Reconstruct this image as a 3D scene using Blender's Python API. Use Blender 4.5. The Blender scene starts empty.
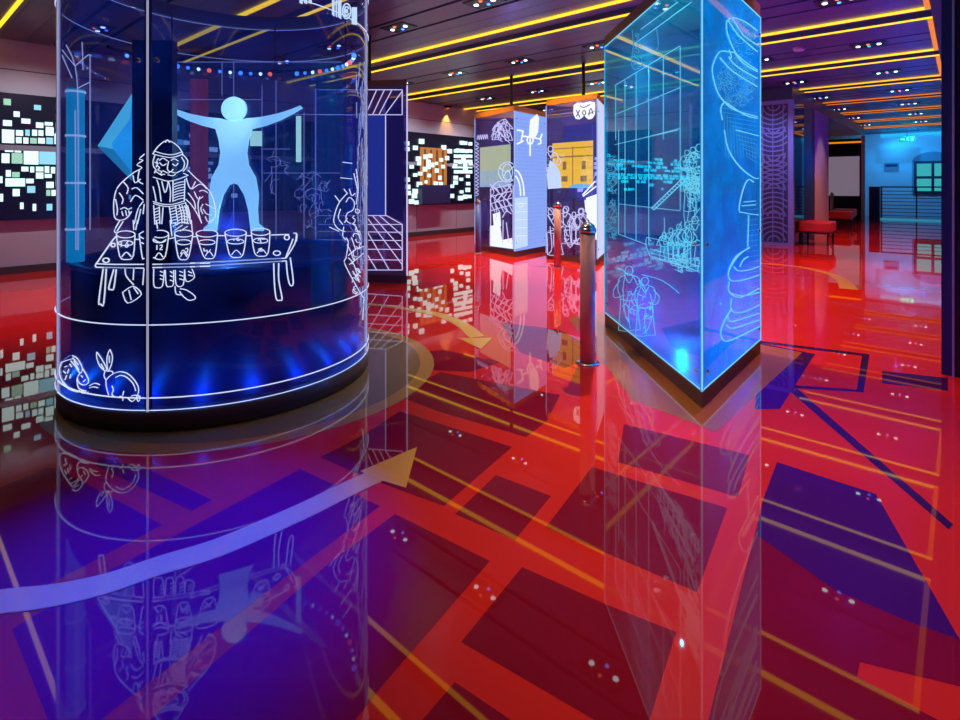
import bpy, math, random
from mathutils import Vector
random.seed(7)
sc = bpy.context.scene
COL = sc.collection
PI = math.pi
# ---------------------------------------------------------------- camera frame
F = 544.0; CX = 480.0; HY = 185.0; EYE = 1.3
FW = Vector((-.665, .747, 0)); RT = Vector((.747, .665, 0)); UP = Vector((0, 0, 1))
CAM = Vector((0, 0, EYE))
ZC = 3.42                                   # ceiling
def ray(px, py): return FW + RT*((px-CX)/F) + UP*((HY-py)/F)
def on_floor(px, py, z=0.0):
    d = ray(px, py); t = (z-EYE)/d.z; p = CAM+d*t; return Vector((p.x, p.y, z))
def at_depth(px, py, Y): return CAM + ray(px, py)*Y
def on_plane(px, py, p0, n):
    d = ray(px, py); t = (p0-CAM).dot(n)/d.dot(n); return CAM+d*t
def cw(X, Y, z=0.0):                        # sideways / ahead of the viewpoint -> room
    p = FW*Y + RT*X; return Vector((p.x, p.y, z))
# ---------------------------------------------------------------- materials
MATS = {}
def mat(name, col, rough=.5, metal=0., emit=None, es=1., spec=.5, coat=0., ior=1.5, noise=None):
    m = bpy.data.materials.new(name); m.use_nodes = True
    nt = m.node_tree; b = nt.nodes['Principled BSDF']
    b.inputs['Base Color'].default_value = (*col, 1)
    b.inputs['Roughness'].default_value = rough
    b.inputs['Metallic'].default_value = metal
    b.inputs['Specular IOR Level'].default_value = spec
    b.inputs['Coat Weight'].default_value = coat
    b.inputs['Coat Roughness'].default_value = .03
    b.inputs['IOR'].default_value = ior
    if emit:
        b.inputs['Emission Color'].default_value = (*emit, 1)
        b.inputs['Emission Strength'].default_value = es
    if noise:                               # (scale, amount) gentle cloudiness of the pigment
        tc = nt.nodes.new('ShaderNodeTexCoord'); nz = nt.nodes.new('ShaderNodeTexNoise')
        nz.inputs['Scale'].default_value = noise[0]; nz.inputs['Detail'].default_value = 5
        nt.links.new(tc.outputs['Object'], nz.inputs['Vector'])
        mx = nt.nodes.new('ShaderNodeMix'); mx.data_type = 'RGBA'
        k = noise[1]
        mx.inputs[6].default_value = (*[c*(1-k) for c in col], 1)
        mx.inputs[7].default_value = (*[min(1, c*(1+k)) for c in col], 1)
        nt.links.new(nz.outputs['Fac'], mx.inputs[0]); nt.links.new(mx.outputs[2], b.inputs['Base Color'])
    MATS[name] = m
    return m
def glow(name, col, s): return mat(name, (.02, .02, .02), .5, emit=col, es=s)
def glass(name, tint, haze, hazecol, refl=.05, glowcol=None, gs=0., mottled=0.):
    """thin clear sheet: tinted see-through + a little milky scatter + mirror reflection at grazing angles"""
    m = bpy.data.materials.new(name); m.use_nodes = True
    nt = m.node_tree; N = nt.nodes; L = nt.links; N.clear()
    out = N.new('ShaderNodeOutputMaterial')
    tr = N.new('ShaderNodeBsdfTransparent'); tr.inputs[0].default_value = (*tint, 1)
    df = N.new('ShaderNodeBsdfDiffuse'); df.inputs[0].default_value = (*hazecol, 1)
    tl = N.new('ShaderNodeBsdfTranslucent'); tl.inputs[0].default_value = (*hazecol, 1)
    hz = N.new('ShaderNodeMixShader'); hz.inputs[0].default_value = .6
    L.new(df.outputs[0], hz.inputs[1]); L.new(tl.outputs[0], hz.inputs[2])
    hs = hz
    if glowcol:
        em = N.new('ShaderNodeEmission'); em.inputs[0].default_value = (*glowcol, 1); em.inputs[1].default_value = gs
        ad = N.new('ShaderNodeAddShader'); L.new(hz.outputs[0], ad.inputs[0]); L.new(em.outputs[0], ad.inputs[1]); hs = ad
    mx = N.new('ShaderNodeMixShader'); mx.inputs[0].default_value = haze
    if mottled:
        tc = N.new('ShaderNodeTexCoord'); nz = N.new('ShaderNodeTexNoise'); nz.inputs['Scale'].default_value = 4.; nz.inputs['Detail'].default_value = 6
        L.new(tc.outputs['Object'], nz.inputs['Vector'])
        mr = N.new('ShaderNodeMapRange'); mr.inputs[1].default_value = .35; mr.inputs[2].default_value = .7
        mr.inputs[3].default_value = max(0, haze*(1-mottled)); mr.inputs[4].default_value = haze*(1+mottled)
        L.new(nz.outputs['Fac'], mr.inputs[0]); L.new(mr.outputs[0], mx.inputs[0])
    L.new(tr.outputs[0], mx.inputs[1]); L.new(hs.outputs[0], mx.inputs[2])
    gl = N.new('ShaderNodeBsdfGlossy'); gl.inputs[0].default_value = (1, 1, 1, 1); gl.inputs[1].default_value = .02
    lw = N.new('ShaderNodeLayerWeight'); lw.inputs[0].default_value = .5
    pw = N.new('ShaderNodeMath'); pw.operation = 'POWER'; pw.inputs[1].default_value = 4.
    ml = N.new('ShaderNodeMath'); ml.operation = 'MULTIPLY_ADD'; ml.inputs[1].default_value = .75; ml.inputs[2].default_value = refl
    L.new(lw.outputs['Facing'], pw.inputs[0]); L.new(pw.outputs[0], ml.inputs[0])
    fx = N.new('ShaderNodeMixShader'); L.new(ml.outputs[0], fx.inputs[0]); L.new(mx.outputs[0], fx.inputs[1]); L.new(gl.outputs[0], fx.inputs[2])
    L.new(fx.outputs[0], out.inputs[0])
    MATS[name] = m
    return m
FL = dict(rough=.018, spec=.5, ior=1.52)
M_band = mat('floor red', (.78, .028, .018), **FL, noise=(1.3, .10))
M_block = mat('floor maroon', (.27, .006, .026), **FL, noise=(2.0, .18))
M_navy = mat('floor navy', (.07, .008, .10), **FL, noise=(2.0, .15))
M_line = mat('floor dark line', (.05, .01, .06), **FL)
M_tan = mat('floor ochre ring', (.52, .28, .08), **FL, noise=(3., .2))
M_ring = mat('floor olive ring', (.26, .18, .08), **FL)
M_apron = mat('floor rust apron', (.42, .13, .03), **FL, noise=(3., .2))
M_pink = mat('floor rose', (.62, .16, .18), **FL)
M_arrow = mat('floor arrow ochre', (.85, .44, .06), rough=.12, spec=.5)
M_ceil = mat('ceiling metal plank', (.115, .14, .21), .34, metal=.2, noise=(1.2, .15))
M_ceildk = mat('ceiling void', (.03, .022, .05), .6)
M_recess = mat('ceiling recess', (.09, .09, .22), .5)
M_wall = mat('wall mauve', (.52, .52, .62), .55)
M_wallend = mat('wall white', (.75, .78, .82), .7)
M_seam = mat('wall seam', (.12, .09, .11), .7)
M_skirt = mat('skirting dark', (.07, .05, .06), .5)
M_dark = mat('dark lacquer', (.012, .012, .03), .25)
M_navyp = mat('navy paint', (.03, .035, .13), .4)
M_blackwall = mat('black felt', (.006, .006, .008), .9)
M_brown = mat('brown metal', (.19, .10, .085), .4)
M_caplit = mat('cap metal lit orange', (.85, .36, .05), .45)  # warm light on the rear kiosk caps put into the base colour
M_plinth = mat('plinth brown', (.12, .075, .07), .4)
M_steel = mat('steel', (.7, .7, .72), .22, metal=1.)
M_post = mat('bollard bronze', (.62, .31, .27), .5)
M_postlit = mat('bollard lit blue', (.12, .20, .60), .35)  # same bollard under blue light, the blue put into the colour
M_red = mat('red vinyl', (.75, .03, .02), .4)
M_leg = mat('black steel', (.02, .02, .025), .4)
M_led = glow('LED amber', (1., .50, .015), 1.5)
M_ledy = glow('LED yellow', (1., .57, .02), 1.7)
M_ledor = glow('LED orange', (1., .27, .01), .85)
M_white = glow('lamp white', (.70, .93, 1.), 4.)
M_blue = glow('lamp blue', (.05, .2, 1.), 4.5)
M_redl = glow('lamp red', (1., .12, .04), 3.)
M_tile = glow('lit picture', (.72, .98, .95), 1.25)
M_tile3 = glow('lit picture bright', (.72, .98, .95), 2.6)
M_tileb = glow('lit picture blue', (.30, .75, .95), 1.0)
M_tileg = glow('lit picture green', (.45, .85, .65), .8)
M_etch = glow('engraved line', (.66, .74, 1.), 1.0)
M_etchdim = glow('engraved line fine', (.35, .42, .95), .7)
M_etchc = glow('engraved line cyan', (.14, .62, .85), .95)
M_etchcd = glow('engraved line cyan fine', (.07, .42, .70), .6)
M_etchw = glow('engraved fill white', (.78, .84, 1.), 1.15)
M_etchl = glow('engraved line lilac', (.60, .58, 1.), .95)
M_etchp = glow('engraved fill pale', (.52, .70, 1.), 1.0)
M_joint = glow('lit glass edge', (.50, .50, .85), .6)  # also glows for the glare strips at the cylinder's silhouette
M_jointb = glow('lit glass edge blue', (.35, .55, 1.), .9)
M_edgec = glow('lit glass edge cyan', (.22, .68, .95), .9)
M_fig = mat('lit figure', (.6, .9, 1.), .5, emit=(.34, .78, 1.), es=1.25)
M_crystal = mat('crystal panel', (.25, .6, .75), .3, emit=(.10, .62, .80), es=1.1)
M_crystald = mat('crystal facet', (.12, .42, .62), .3, emit=(.03, .36, .60), es=.8)
M_tube = glow('lit tube', (.01, .42, .80), .75)
M_amber = glow('screen amber', (1., .66, .03), 1.9)
M_amberd = glow('screen ochre lines', (.55, .34, .04), 1.)
M_lime = glow('screen pale green', (.62, .80, .30), 1.5)
M_limec = glow('screen pale cyan', (.45, .82, .72), 1.3)
M_cyanp = glow('screen cyan', (.25, .75, .75), 1.5)
M_brownamber = glow('panel brown amber', (.85, .28, .03), .6)
M_bardk = glow('panel dark bars', (.35, .09, .02), .3)
M_backlit = glow('backlit frosted panel', (.25, .40, .98), .95)
M_backlit2 = glow('backlit white panel', (.62, .68, 1.), .95)
M_projection = mat('projection cloth', (.62, .58, .66), .8, emit=(.62, .52, .66), es=.22)  # faint glow stands in for projected light on the cloth
M_win = glow('window pane', (.05, .52, .55), .75)
M_exit = glow('exit green', (.10, 1., .45), 2.0)
M_rose = glow('rose panel', (.55, .05, .09), .45)
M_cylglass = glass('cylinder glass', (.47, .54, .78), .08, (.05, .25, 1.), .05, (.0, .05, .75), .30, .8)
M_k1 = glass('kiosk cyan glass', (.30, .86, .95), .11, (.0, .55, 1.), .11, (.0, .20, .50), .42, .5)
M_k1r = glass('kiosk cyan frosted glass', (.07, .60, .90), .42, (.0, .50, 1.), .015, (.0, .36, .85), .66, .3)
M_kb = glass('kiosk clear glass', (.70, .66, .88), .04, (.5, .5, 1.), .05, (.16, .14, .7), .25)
M_darkglass = mat('dark glass pane', (.01, .02, .05), .03, spec=1., ior=1.9)
M_drum = mat('drum navy', (.012, .020, .11), .55, spec=.6, noise=(3., .5))
M_beadrefl = mat('bead and reflection violet', (.022, .012, .04), .25)
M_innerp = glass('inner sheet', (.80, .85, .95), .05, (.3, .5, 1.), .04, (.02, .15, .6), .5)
M_bluepanel = glow('blue lit panel', (.03, .09, .52), .65)
M_lattice = mat('lattice lavender', (.26, .28, .66), .45)
M_latdk = mat('lattice backing', (.05, .05, .16), .5)
M_pale = mat('plaster pinkish', (.55, .42, .42), .7)
M_rail = mat('railing blue black', (.02, .03, .07), .4)
# ---------------------------------------------------------------- mesh builder
class MB:
    def __init__(s): s.v = []; s.f = []; s.m = []; s.sm = []
    def add(s, vs, fs, mi=0, smooth=False):
        o = len(s.v); s.v += [Vector(p) for p in vs]
        for f in fs: s.f.append([o+i for i in f]); s.m.append(mi); s.sm.append(smooth)
        return s
    def box(s, a, b, mi=0):
        (x0, y0, z0), (x1, y1, z1) = a, b
        x0, x1 = min(x0, x1), max(x0, x1); y0, y1 = min(y0, y1), max(y0, y1); z0, z1 = min(z0, z1), max(z0, z1)
        return s.add([(x0,y0,z0),(x1,y0,z0),(x1,y1,z0),(x0,y1,z0),(x0,y0,z1),(x1,y0,z1),(x1,y1,z1),(x0,y1,z1)],
                     [(0,3,2,1),(4,5,6,7),(0,1,5,4),(1,2,6,5),(2,3,7,6),(3,0,4,7)], mi)
    def prism(s, poly, z0, z1, mi=0):
        """vertical prism over a plan polygon"""
        n = len(poly)
        area = sum(poly[i][0]*poly[(i+1)%n][1]-poly[(i+1)%n][0]*poly[i][1] for i in range(n))
        if area < 0: poly = list(reversed(poly))
        vs = [(p[0], p[1], z0) for p in poly]+[(p[0], p[1], z1) for p in poly]
        fs = [tuple(reversed(range(n))), tuple(range(n, 2*n))]+[(i, (i+1)%n, n+(i+1)%n, n+i) for i in range(n)]
        return s.add(vs, fs, mi)
    def slab(s, pts, nrm, t, mi=0):
        """flat polygon in space with thickness t along nrm"""
        n = len(pts); pts = [Vector(p) for p in pts]
        fs = [tuple(reversed(range(n))), tuple(range(n, 2*n))]+[(i, (i+1)%n, n+(i+1)%n, n+i) for i in range(n)]
        return s.add(pts+[p+nrm*t for p in pts], fs, mi)
    def lathe(s, prof, c=(0, 0), n=32, mi=0, smooth=True, caps=True, a0=0., a1=2*PI):
        full = abs(a1-a0-2*PI) < 1e-6; k = n if full else n+1
        vs = []
        for r, z in prof:
            for i in range(k):
                a = a0+(a1-a0)*i/n; vs.append((c[0]+r*math.cos(a), c[1]+r*math.sin(a), z))
        fs = []
        for j in range(len(prof)-1):
            for i in range(n):
                i2 = (i+1) % k
                fs.append((j*k+i, j*k+i2, (j+1)*k+i2, (j+1)*k+i))
        s.add(vs, fs, mi, smooth)
        if caps and full:
            o = len(s.v)-len(vs)
            if prof[0][0] > 1e-4: s.f.append([o+i for i in reversed(range(k))]); s.m.append(mi); s.sm.append(False)
            if prof[-1][0] > 1e-4: s.f.append([o+(len(prof)-1)*k+i for i in range(k)]); s.m.append(mi); s.sm.append(False)
        return s
    def tube(s, pts, r, n=4, mi=0, closed=False):
        pts = [Vector(p) for p in pts]
        if len(pts) < 2: return s
        k = len(pts); vs = []
        for i, p in enumerate(pts):
            a = pts[i-1] if (i or closed) else p; b = pts[(i+1) % k] if (i < k-1 or closed) else p
            t = (b-a)
            t = t.normalized() if t.length > 1e-9 else Vector((0, 0, 1))
            ref = UP if abs(t.z) < .9 else Vector((1, 0, 0))
            u = t.cross(ref).normalized(); w = t.cross(u)
            for j in range(n):
                q = 2*PI*(j+.5)/n; vs.append(p+(u*math.cos(q)+w*math.sin(q))*r)
        fs = []
        for i in range(k if closed else k-1):
            i2 = (i+1) % k
            for j in range(n): fs.append((i*n+j, i*n+(j+1) % n, i2*n+(j+1) % n, i2*n+j))
        if not closed: fs += [tuple(reversed(range(n))), tuple((k-1)*n+j for j in range(n))]
        return s.add(vs, fs, mi, n > 5)
    def ball(s, c, r, mi=0, n=12, m=8, sq=(1, 1, 1)):
        vs = []
        for j in range(m+1):
            th = PI*j/m
            for i in range(n):
                a = 2*PI*i/n
                vs.append((c[0]+sq[0]*r*math.sin(th)*math.cos(a), c[1]+sq[1]*r*math.sin(th)*math.sin(a), c[2]-sq[2]*r*math.cos(th)))
        fs = [(j*n+i, j*n+(i+1) % n, (j+1)*n+(i+1) % n, (j+1)*n+i) for j in range(m) for i in range(n)]
        return s.add(vs, fs, mi, True)
    def build(s, name, mats, parent=None):
        if not isinstance(mats, (list, tuple)): mats = [mats]
        off = Vector(parent.get('_o', (0, 0, 0))) if parent else Vector((0, 0, 0))
        me = bpy.data.meshes.new(name)
        me.from_pydata([tuple(p-off) for p in s.v], [], s.f)
        for m in mats: me.materials.append(m)
        me.polygons.foreach_set('material_index', s.m); me.polygons.foreach_set('use_smooth', s.sm)
        me.validate(); me.update()
        o = bpy.data.objects.new(name, me); COL.objects.link(o)
        if parent:
            o.parent = parent; o['_o'] = tuple(off)
        return o
def thing(name, label, cat, loc=(0, 0, 0), group=None):
    o = bpy.data.objects.new(name, None); COL.objects.link(o)
    o.empty_display_size = .1; o.location = loc; o['_o'] = tuple(loc)
    return tag(o, label, cat, group)
def tag(o, label, cat, group=None):
    o['label'] = label; o['category'] = cat
    if group: o['group'] = group
    return o
def struct(name, mb, m):
    o = mb.build(name, m); o['kind'] = 'structure'; return o
def copy_thing(o, loc, label, group=None):
    c = o.copy(); COL.objects.link(c); c.location = loc; c['label'] = label
    if group: c['group'] = group
    def kids(src, dst):
        for ch in list(src.children):
            d = ch.copy(); COL.objects.link(d); d.parent = dst
            kids(ch, d)
    kids(o, c)
    return c
def smooth_path(p, sub=3):
    if len(p) < 3: return list(p)
    out = []
    for i in range(len(p)-1):
        p0 = p[max(i-1, 0)]; p1 = p[i]; p2 = p[i+1]; p3 = p[min(i+2, len(p)-1)]
        for k in range(sub):
            t = k/sub
            out.append(tuple(.5*((2*b)+(-a+c)*t+(2*a-5*b+4*c-d)*t*t+(-a+3*b-3*c+d)*t**3) for a, b, c, d in zip(p0, p1, p2, p3)))
    out.append(tuple(p[-1])); return out
def Z(strokes, ox, oy, s): return [[(ox+x*s, oy+y*s) for x, y in st] for st in strokes]
def oval(cx, cy, rx, ry, n=14, a0=0, a1=2*PI): return [(cx+rx*math.cos(a0+(a1-a0)*i/n), cy+ry*math.sin(a0+(a1-a0)*i/n)) for i in range(n+1)]
def scribble(x0, y0, x1, y1, n, seed, L=5, step=.22):
    """loose curly engraving hatch inside an oval field"""
    rr = random.Random(seed); out = []; w = x1-x0; h = y1-y0; cx = (x0+x1)/2; cy = (y0+y1)/2
    for _ in range(n):
        q = math.sqrt(rr.random())*.92; f = rr.uniform(0, 2*PI)
        x = cx+q*w/2*math.cos(f); y = cy+q*h/2*math.sin(f); a = rr.uniform(0, 2*PI); st = [(x, y)]; c = rr.uniform(-1.3, 1.3)
        for _ in range(rr.randint(3, L)):
            a += c+rr.uniform(-.4, .4); dx = math.cos(a)*min(w, h*.6)*step; dy = math.sin(a)*min(w, h*.6)*step
            if ((x+dx-cx)/(w/2))**2+((y+dy-cy)/(h/2))**2 > 1: a += PI; dx, dy = -dx, -dy
            if ((x+dx-cx)/(w/2))**2+((y+dy-cy)/(h/2))**2 > 1: break
            x += dx; y += dy; st.append((x, y))
        if len(st) > 1: out.append(st)
    return out
def person(cx, top, h, seed, lean=0.):
    """outline of a small robed figure"""
    rr = random.Random(seed); r = h*.07; k = lean*h; w = h*rr.uniform(.13, .18); o = []
    P = lambda u, v: (cx+u*h+k*(v-.1), top+v*h)
    o.append(oval(P(0, .07)[0], P(0, .07)[1], r*.85, r, 9))
    o.append([P(-.05, .14), P(-.15, .19), P(-.17, .36), P(-.13, .52), P(-.16, .97)])
    o.append([P(.05, .14), P(.15, .19), P(.17, .34), P(.12, .50), P(.17, .97)])
    o.append([P(-.16, .97), P(-.05, .99), P(.06, .97), P(.17, .97)])
    a = rr.uniform(-.08, .12)
    o.append([P(-.14, .22), P(-.23, .36), P(-.20+a, .48), P(-.05+a, .44)])
    o.append([P(.14, .22), P(.24, .34), P(.22-a, .46), P(.10-a, .42)])
    o.append([P(-.12, .50), P(.0, .53), P(.12, .50)])
    o.append([P(.01, .55), P(-.01, .75), P(.02, .95)])
    o.append([P(-.06, .16), P(0, .26), P(.06, .16)])
    return o
def crowd(rows, seed):
    o = []
    for i, (x, y, h, l) in enumerate(rows): o += person(x, y, h, seed+i, l)
    return o
def etch(name, strokes, surf, r, m, parent, sub=3, lim=None):
    mb = MB(); lim = lim or getattr(surf, 'lim', (-1e4, 1e4))
    for st in strokes:
        run = []
        for x, y in smooth_path(st, sub)+[(1e9, 0)]:
            if lim[0] <= x <= lim[1]: run.append(surf(x, y))
            else:
                if len(run) > 1: mb.tube(run, r, 4)
                run = []
    return mb.build(name, m, parent)
# ---------------------------------------------------------------- THE SETTING
XL = -10.4; XR = 3.2; YB = -3.0; YE = 28.0
# floor with its printed plan (inlays are flush skins a fraction of a millimetre proud)
fb = MB(); fb.box((XL, YB, -.1), (XR, YE, 0), 0)
lvl = [0.0004]
def inlay(pix, mi, dz=0.):
    lvl[0] += .00002
    pts = [on_floor(x, y, lvl[0]+dz) for x, y in pix]
    n = len(pts); a = sum(pts[i].x*pts[(i+1)%n].y-pts[(i+1)%n].x*pts[i].y for i in range(n))
    if a < 0: pts.reverse()
    fb.add(pts, [tuple(range(n))], mi)
B = [
 [(0,487),(47,468),(57,468),(162.5,525),(47,585),(0,609),(-60,640),(-60,510)],
 [(100,457),(150,470),(212,500),(192,511),(140,487),(95,465)],
 [(300,469),(380,506),(240,612),(100,720),(48,720),(12,629),(107,572)],
 [(395,514),(490,561),(387,680),(355,720),(320,760),(100,760),(150,720),(220,657),(327,565)],
 [(522,567),(461,642),(552,695),(620,735),(645,735),(676,632),(610,606)],
 [(455,682),(508,718),(540,740),(405,740)],
 [(496,475),(551,496),(515,540),(455,514)],
 [(592,467),(727,508),(697,592),(546,527)],
 [(624,424),(749,455),(738,497),(618,462)],
 [(440,372),(560,395),(547,421),(526,437),(440,412),(395,395)],
 [(400,411),(512,447),(444,506),(400,490),(358,474),(320,457),(360,437)],
 [(500,322),(560,330),(600,352),(565,368),(520,352)],
 [(410,352),(445,350),(500,362),(470,372),(430,370)],
]
for p in B: inlay(p, 1)
inlay([(777,462),(876,494),(960,640),(975,690),(860,662),(857,677),(938,720),(980,745),(702,745),(763,500)], 1)
inlay([(777,462),(876,494),(960,640),(905,620),(835,590),(757,535),(763,500)], 2)  # navy over the upper block: uneven lighting put into the colour
for a, b, w in [((789,386),(951,527),3.4), ((760,342),(866,355),1.2), ((866,354),(860,392),3.6), ((787,386),(860,391),1.2)]:
    dx, dy = b[0]-a[0], b[1]-a[1]; l = math.hypot(dx, dy); nx, ny = -dy/l*w, dx/l*w
    inlay([(a[0]+nx, a[1]+ny), (b[0]+nx, b[1]+ny), (b[0]-nx, b[1]-ny), (a[0]-nx, a[1]-ny)], 3)
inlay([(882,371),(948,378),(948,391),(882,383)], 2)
inlay([(760,343),(815,354),(780,409),(755,409)], 2)  # blue-lit floor zone laid in as navy colour
inlay([(835,262),(850,252),(862,254),(862,290),(838,284)], 7)
CC = cw(-1.76, 3.81); CR = .956
def disc(c, r, mi, n=64):
    lvl[0] += .00002
    fb.add([(c.x+r*math.cos(2*PI*i/n), c.y+r*math.sin(2*PI*i/n), lvl[0]) for i in range(n)], [tuple(range(n))], mi)
cr = cw(-1.56, 3.86)
disc(cr, 1.23, 4); disc(cr, 1.13, 5)
lvl[0] += .00002; fb.add([(*cw(X, Y).xy, lvl[0]) for X, Y in ((1.24, 2.86), (2.50, 4.22), (1.13, 5.6), (.86, 5.3), (.92, 3.3))], [(0, 1, 2, 3, 4)], 6)
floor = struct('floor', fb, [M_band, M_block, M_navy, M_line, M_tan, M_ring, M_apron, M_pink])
# ceiling planks, amber-edged channels, lamp slots
U0 = 5.76; PER = 2.65; CW = .47
XC = -.30
cb = MB()
cb.box((XL, YB, ZC+.14), (XR, YE, ZC+.24), 1)
for k in range(-4, 10):
    u0 = U0+PER*k
    for a, b in ((u0+CW, u0+1.37), (u0+1.87, u0+PER)):
        a2, b2 = max(a, YB), min(b, YE)
        if b2 <= a2: continue
        n = 3; w = (b2-a2)/n
        for i in range(n): cb.box((XL, a2+w*i+(.006 if i else 0), ZC), (XC, a2+w*(i+1), ZC+.14), 0)
    a2, b2 = max(u0+1.425, YB), min(u0+1.815, YE)
    if b2 > a2: cb.box((XL, a2, ZC), (XC, b2, ZC+.14), 0)
    a2, b2 = max(u0, YB), min(u0+CW, YE)
    if b2 > a2: cb.box((XL, a2, ZC+.07), (XC, b2, ZC+.14), 2)
cb.box((XC, YB, ZC), (XR, YE, ZC+.14), 3)
struct('ceiling', cb, [M_ceil, M_ceildk, M_recess, M_navyp])
# walls
wl = MB(); wl.box((XL-.2, YB, 0), (XL, YE, ZC+.24), 0)
for u in [.55+1.45*i for i in range(19)]:
    wl.box((XL-.01, u, .12), (XL+.002, u+.012, .79), 1)
wl.box((XL-.01, YB, 2.98), (XL+.002, YE, 2.995), 1)
struct('wall_left', wl, [M_wall, M_seam])
struct('baseboard_left', MB().box((XL, YB, 0), (XL+.025, YE, .11)), M_skirt)
struct('wall_back', MB().box((XL-.2, YE, 0), (XR, YE+.2, ZC+.24)), M_wallend)
struct('wall_right', MB().box((.02, 5.7, 0), (.25, YE, ZC)), M_navyp)
struct('wall_front', MB().box((XL-.2, YB-.2, 0), (XR+.2, YB, ZC+.24)), M_navyp)
struct('wall_side', MB().box((XR, YB, 0), (XR+.2, YE, ZC+.24)), M_navyp)
t = MB(); t.box((-6.2, 13.0, 3.12), (-2.72, YE-4, ZC-.001))
struct('trim_1', t, M_navyp)
# right foreground column
t = thing('column', 'dark navy square column with thin pale edge strip at right edge of the room', 'column', (.4, 5.3, 0))
MB().box((-.118, 4.9, 0), (.9, 5.7, ZC-.02)).build('shaft', M_navyp, t)
MB().box((-.062, 4.885, 0), (-.050, 4.9, ZC-.02)).build('edge_strip', mat('edge strip', (.6, .5, .6), .4), t)
MB().box((.05, 4.885, 0), (.06, 4.9, ZC-.02)).build('edge_strip', MATS['edge strip'], t)
# LED strips
ords = ['first', 'second', 'third', 'fourth', 'fifth', 'sixth', 'seventh', 'eighth', 'ninth', 'tenth', 'eleventh']
for k in range(-2, 9):
    u0 = U0+PER*k+(.2 if k == -2 else 0)
    if u0 > YE-2.7: continue
    m = M_ledy if k < 3 else (M_led if k < 4 else M_ledor)
    t = thing('led_light_run', f'amber LED light run edging the {ords[k+2]} ceiling channel counted from the viewer', 'light strip', (XL+.1, u0, ZC), 'LED runs of the ceiling channels')
    y = u0; MB().box((XL, y-(.060 if k < 3 else (.045 if k == 3 else .03)), ZC-.022), (XC, y, ZC-.0015)).build('near_strip', m, t)
    y = u0+CW; MB().box((XL, y, ZC-.018), (XC, y+(.040 if k < 3 else (.03 if k == 3 else .02)), ZC-.0015)).build('far_strip', m, t)
    MB().box((XC-.05, u0+CW+.03, ZC-.035), (XC, min(u0+PER-.06-(.22 if k == -2 else 0), YE), ZC-.0015)).build('end_strip', M_ledor, t)
# downlights in the black slots
def make_downlight():
    t = thing('downlight', '', 'ceiling light')
    h = MB(); h.box((-.22, -.14, .0), (.22, .14, .05)); h.build('housing', M_dark, t)
    for i, (dx, dy, m) in enumerate(((-.13, 0, M_white), (.13, 0, M_white), (0, .07, M_blue), (.0, -.07, M_redl))):
        l = MB(); l.lathe([(.0, -.014), (.025 if i < 2 else .017, -.010), (.030 if i < 2 else .021, .0)], (dx, dy), 12)
        l.build('lamp', m, t)
    return t
dl = None
for n in range(-1, 8):
    y = 4.73+PER*n
    for j in range(6):
        x = -1.08-1.53*j
        if n == -1 and j < 1: continue
        if y > 13 and j > 4: continue
        if y > 13 and -6.2 < x < -2.72: continue
        lab = f'black four-lamp downlight in the {ords[n+1]} ceiling slot from the viewer, {ords[j]} from the right end'
        if dl is None:
            dl = make_downlight(); dl.location = (x, y, ZC-.012); dl['label'] = lab; dl['group'] = 'downlights in the ceiling slots'
        else: copy_thing(dl, (x, y, ZC-.012), lab, 'downlights in the ceiling slots')
# round ceiling sensor
o = MB().lathe([(.0, ZC-.06), (.07, ZC-.05), (.10, ZC)], (-1.9, 9.55), 20).build('smoke_detector', mat('detector grey', (.5, .5, .6), .5))
tag(o, 'round grey smoke detector on the ceiling planks right of the cyan kiosk', 'smoke detector')
# ---------------------------------------------------------------- display walls on the left
def board(u0, u1, label):
    t = thing('display_wall', label, 'display wall', (XL+.06, (u0+u1)/2, .79), 'backlit picture walls')
    MB().box((XL, u0, .79), (XL+.10, u1, 2.63)).build('board', M_dark, t)
    MB().box((XL+.10, u0, 1.80), (XL+.125, u1, 1.88)).build('shelf_rail', mat('rail grey', (.28, .33, .38), .4), t)
    return t
def lit(t, u, z, w, h, m, dep=.02):
    MB().box((XL+.10, u-w/2, z-h/2), (XL+.10+dep, u+w/2, z+h/2)).build('lit_picture', m, t)
def wall_uz(px, py):
    p = on_plane(px, py, Vector((XL+.1, 0, 0)), Vector((1, 0, 0))); return p.y, p.z
S1 = board(.5, 6.6, 'black display wall with large white backlit pictures left of the glass cylinder')
R = [(15,180,60,212),(70,135,100,165),(110,172,155,200),(175,102,210,130),(18,70,55,105),(185,192,222,222),(230,190,270,210),(10,228,72,300),(82,232,118,262),(82,268,110,300),(130,230,152,262),(120,270,145,302),(165,230,190,262),(155,272,188,302),(198,232,222,262),(196,272,230,302),(235,215,275,262),(238,270,272,305),(280,250,300,305),(25,330,68,345),(75,335,108,348),(8,352,48,402),(60,350,115,405),(122,335,197,410),(202,340,305,410),(110,420,145,445),(155,420,175,450),(185,420,222,445),(230,418,252,452),(262,422,282,455),(30,438,55,472),(62,448,100,475),(185,450,222,482),(230,458,265,478),(28,480,128,522),(135,482,172,506),(0,470,12,505),(238,498,275,530),(140,520,180,555),(65,535,100,572),(238,540,258,570),(265,540,290,570),(0,560,15,600),(103,605,120,638),(168,612,185,648),(240,612,268,645)]
rr = random.Random(3)
for i, (a, b, c, d) in enumerate(R):
    u0, z1 = wall_uz(a*.1943, 85+b*.1943); u1, z0 = wall_uz(c*.1943, 85+d*.1943)
    lit(S1, (u0+u1)/2, (z0+z1)/2, abs(u1-u0), abs(z1-z0), M_tileg if i % 9 == 4 else (M_tileb if i % 7 == 3 else M_tile))
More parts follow.
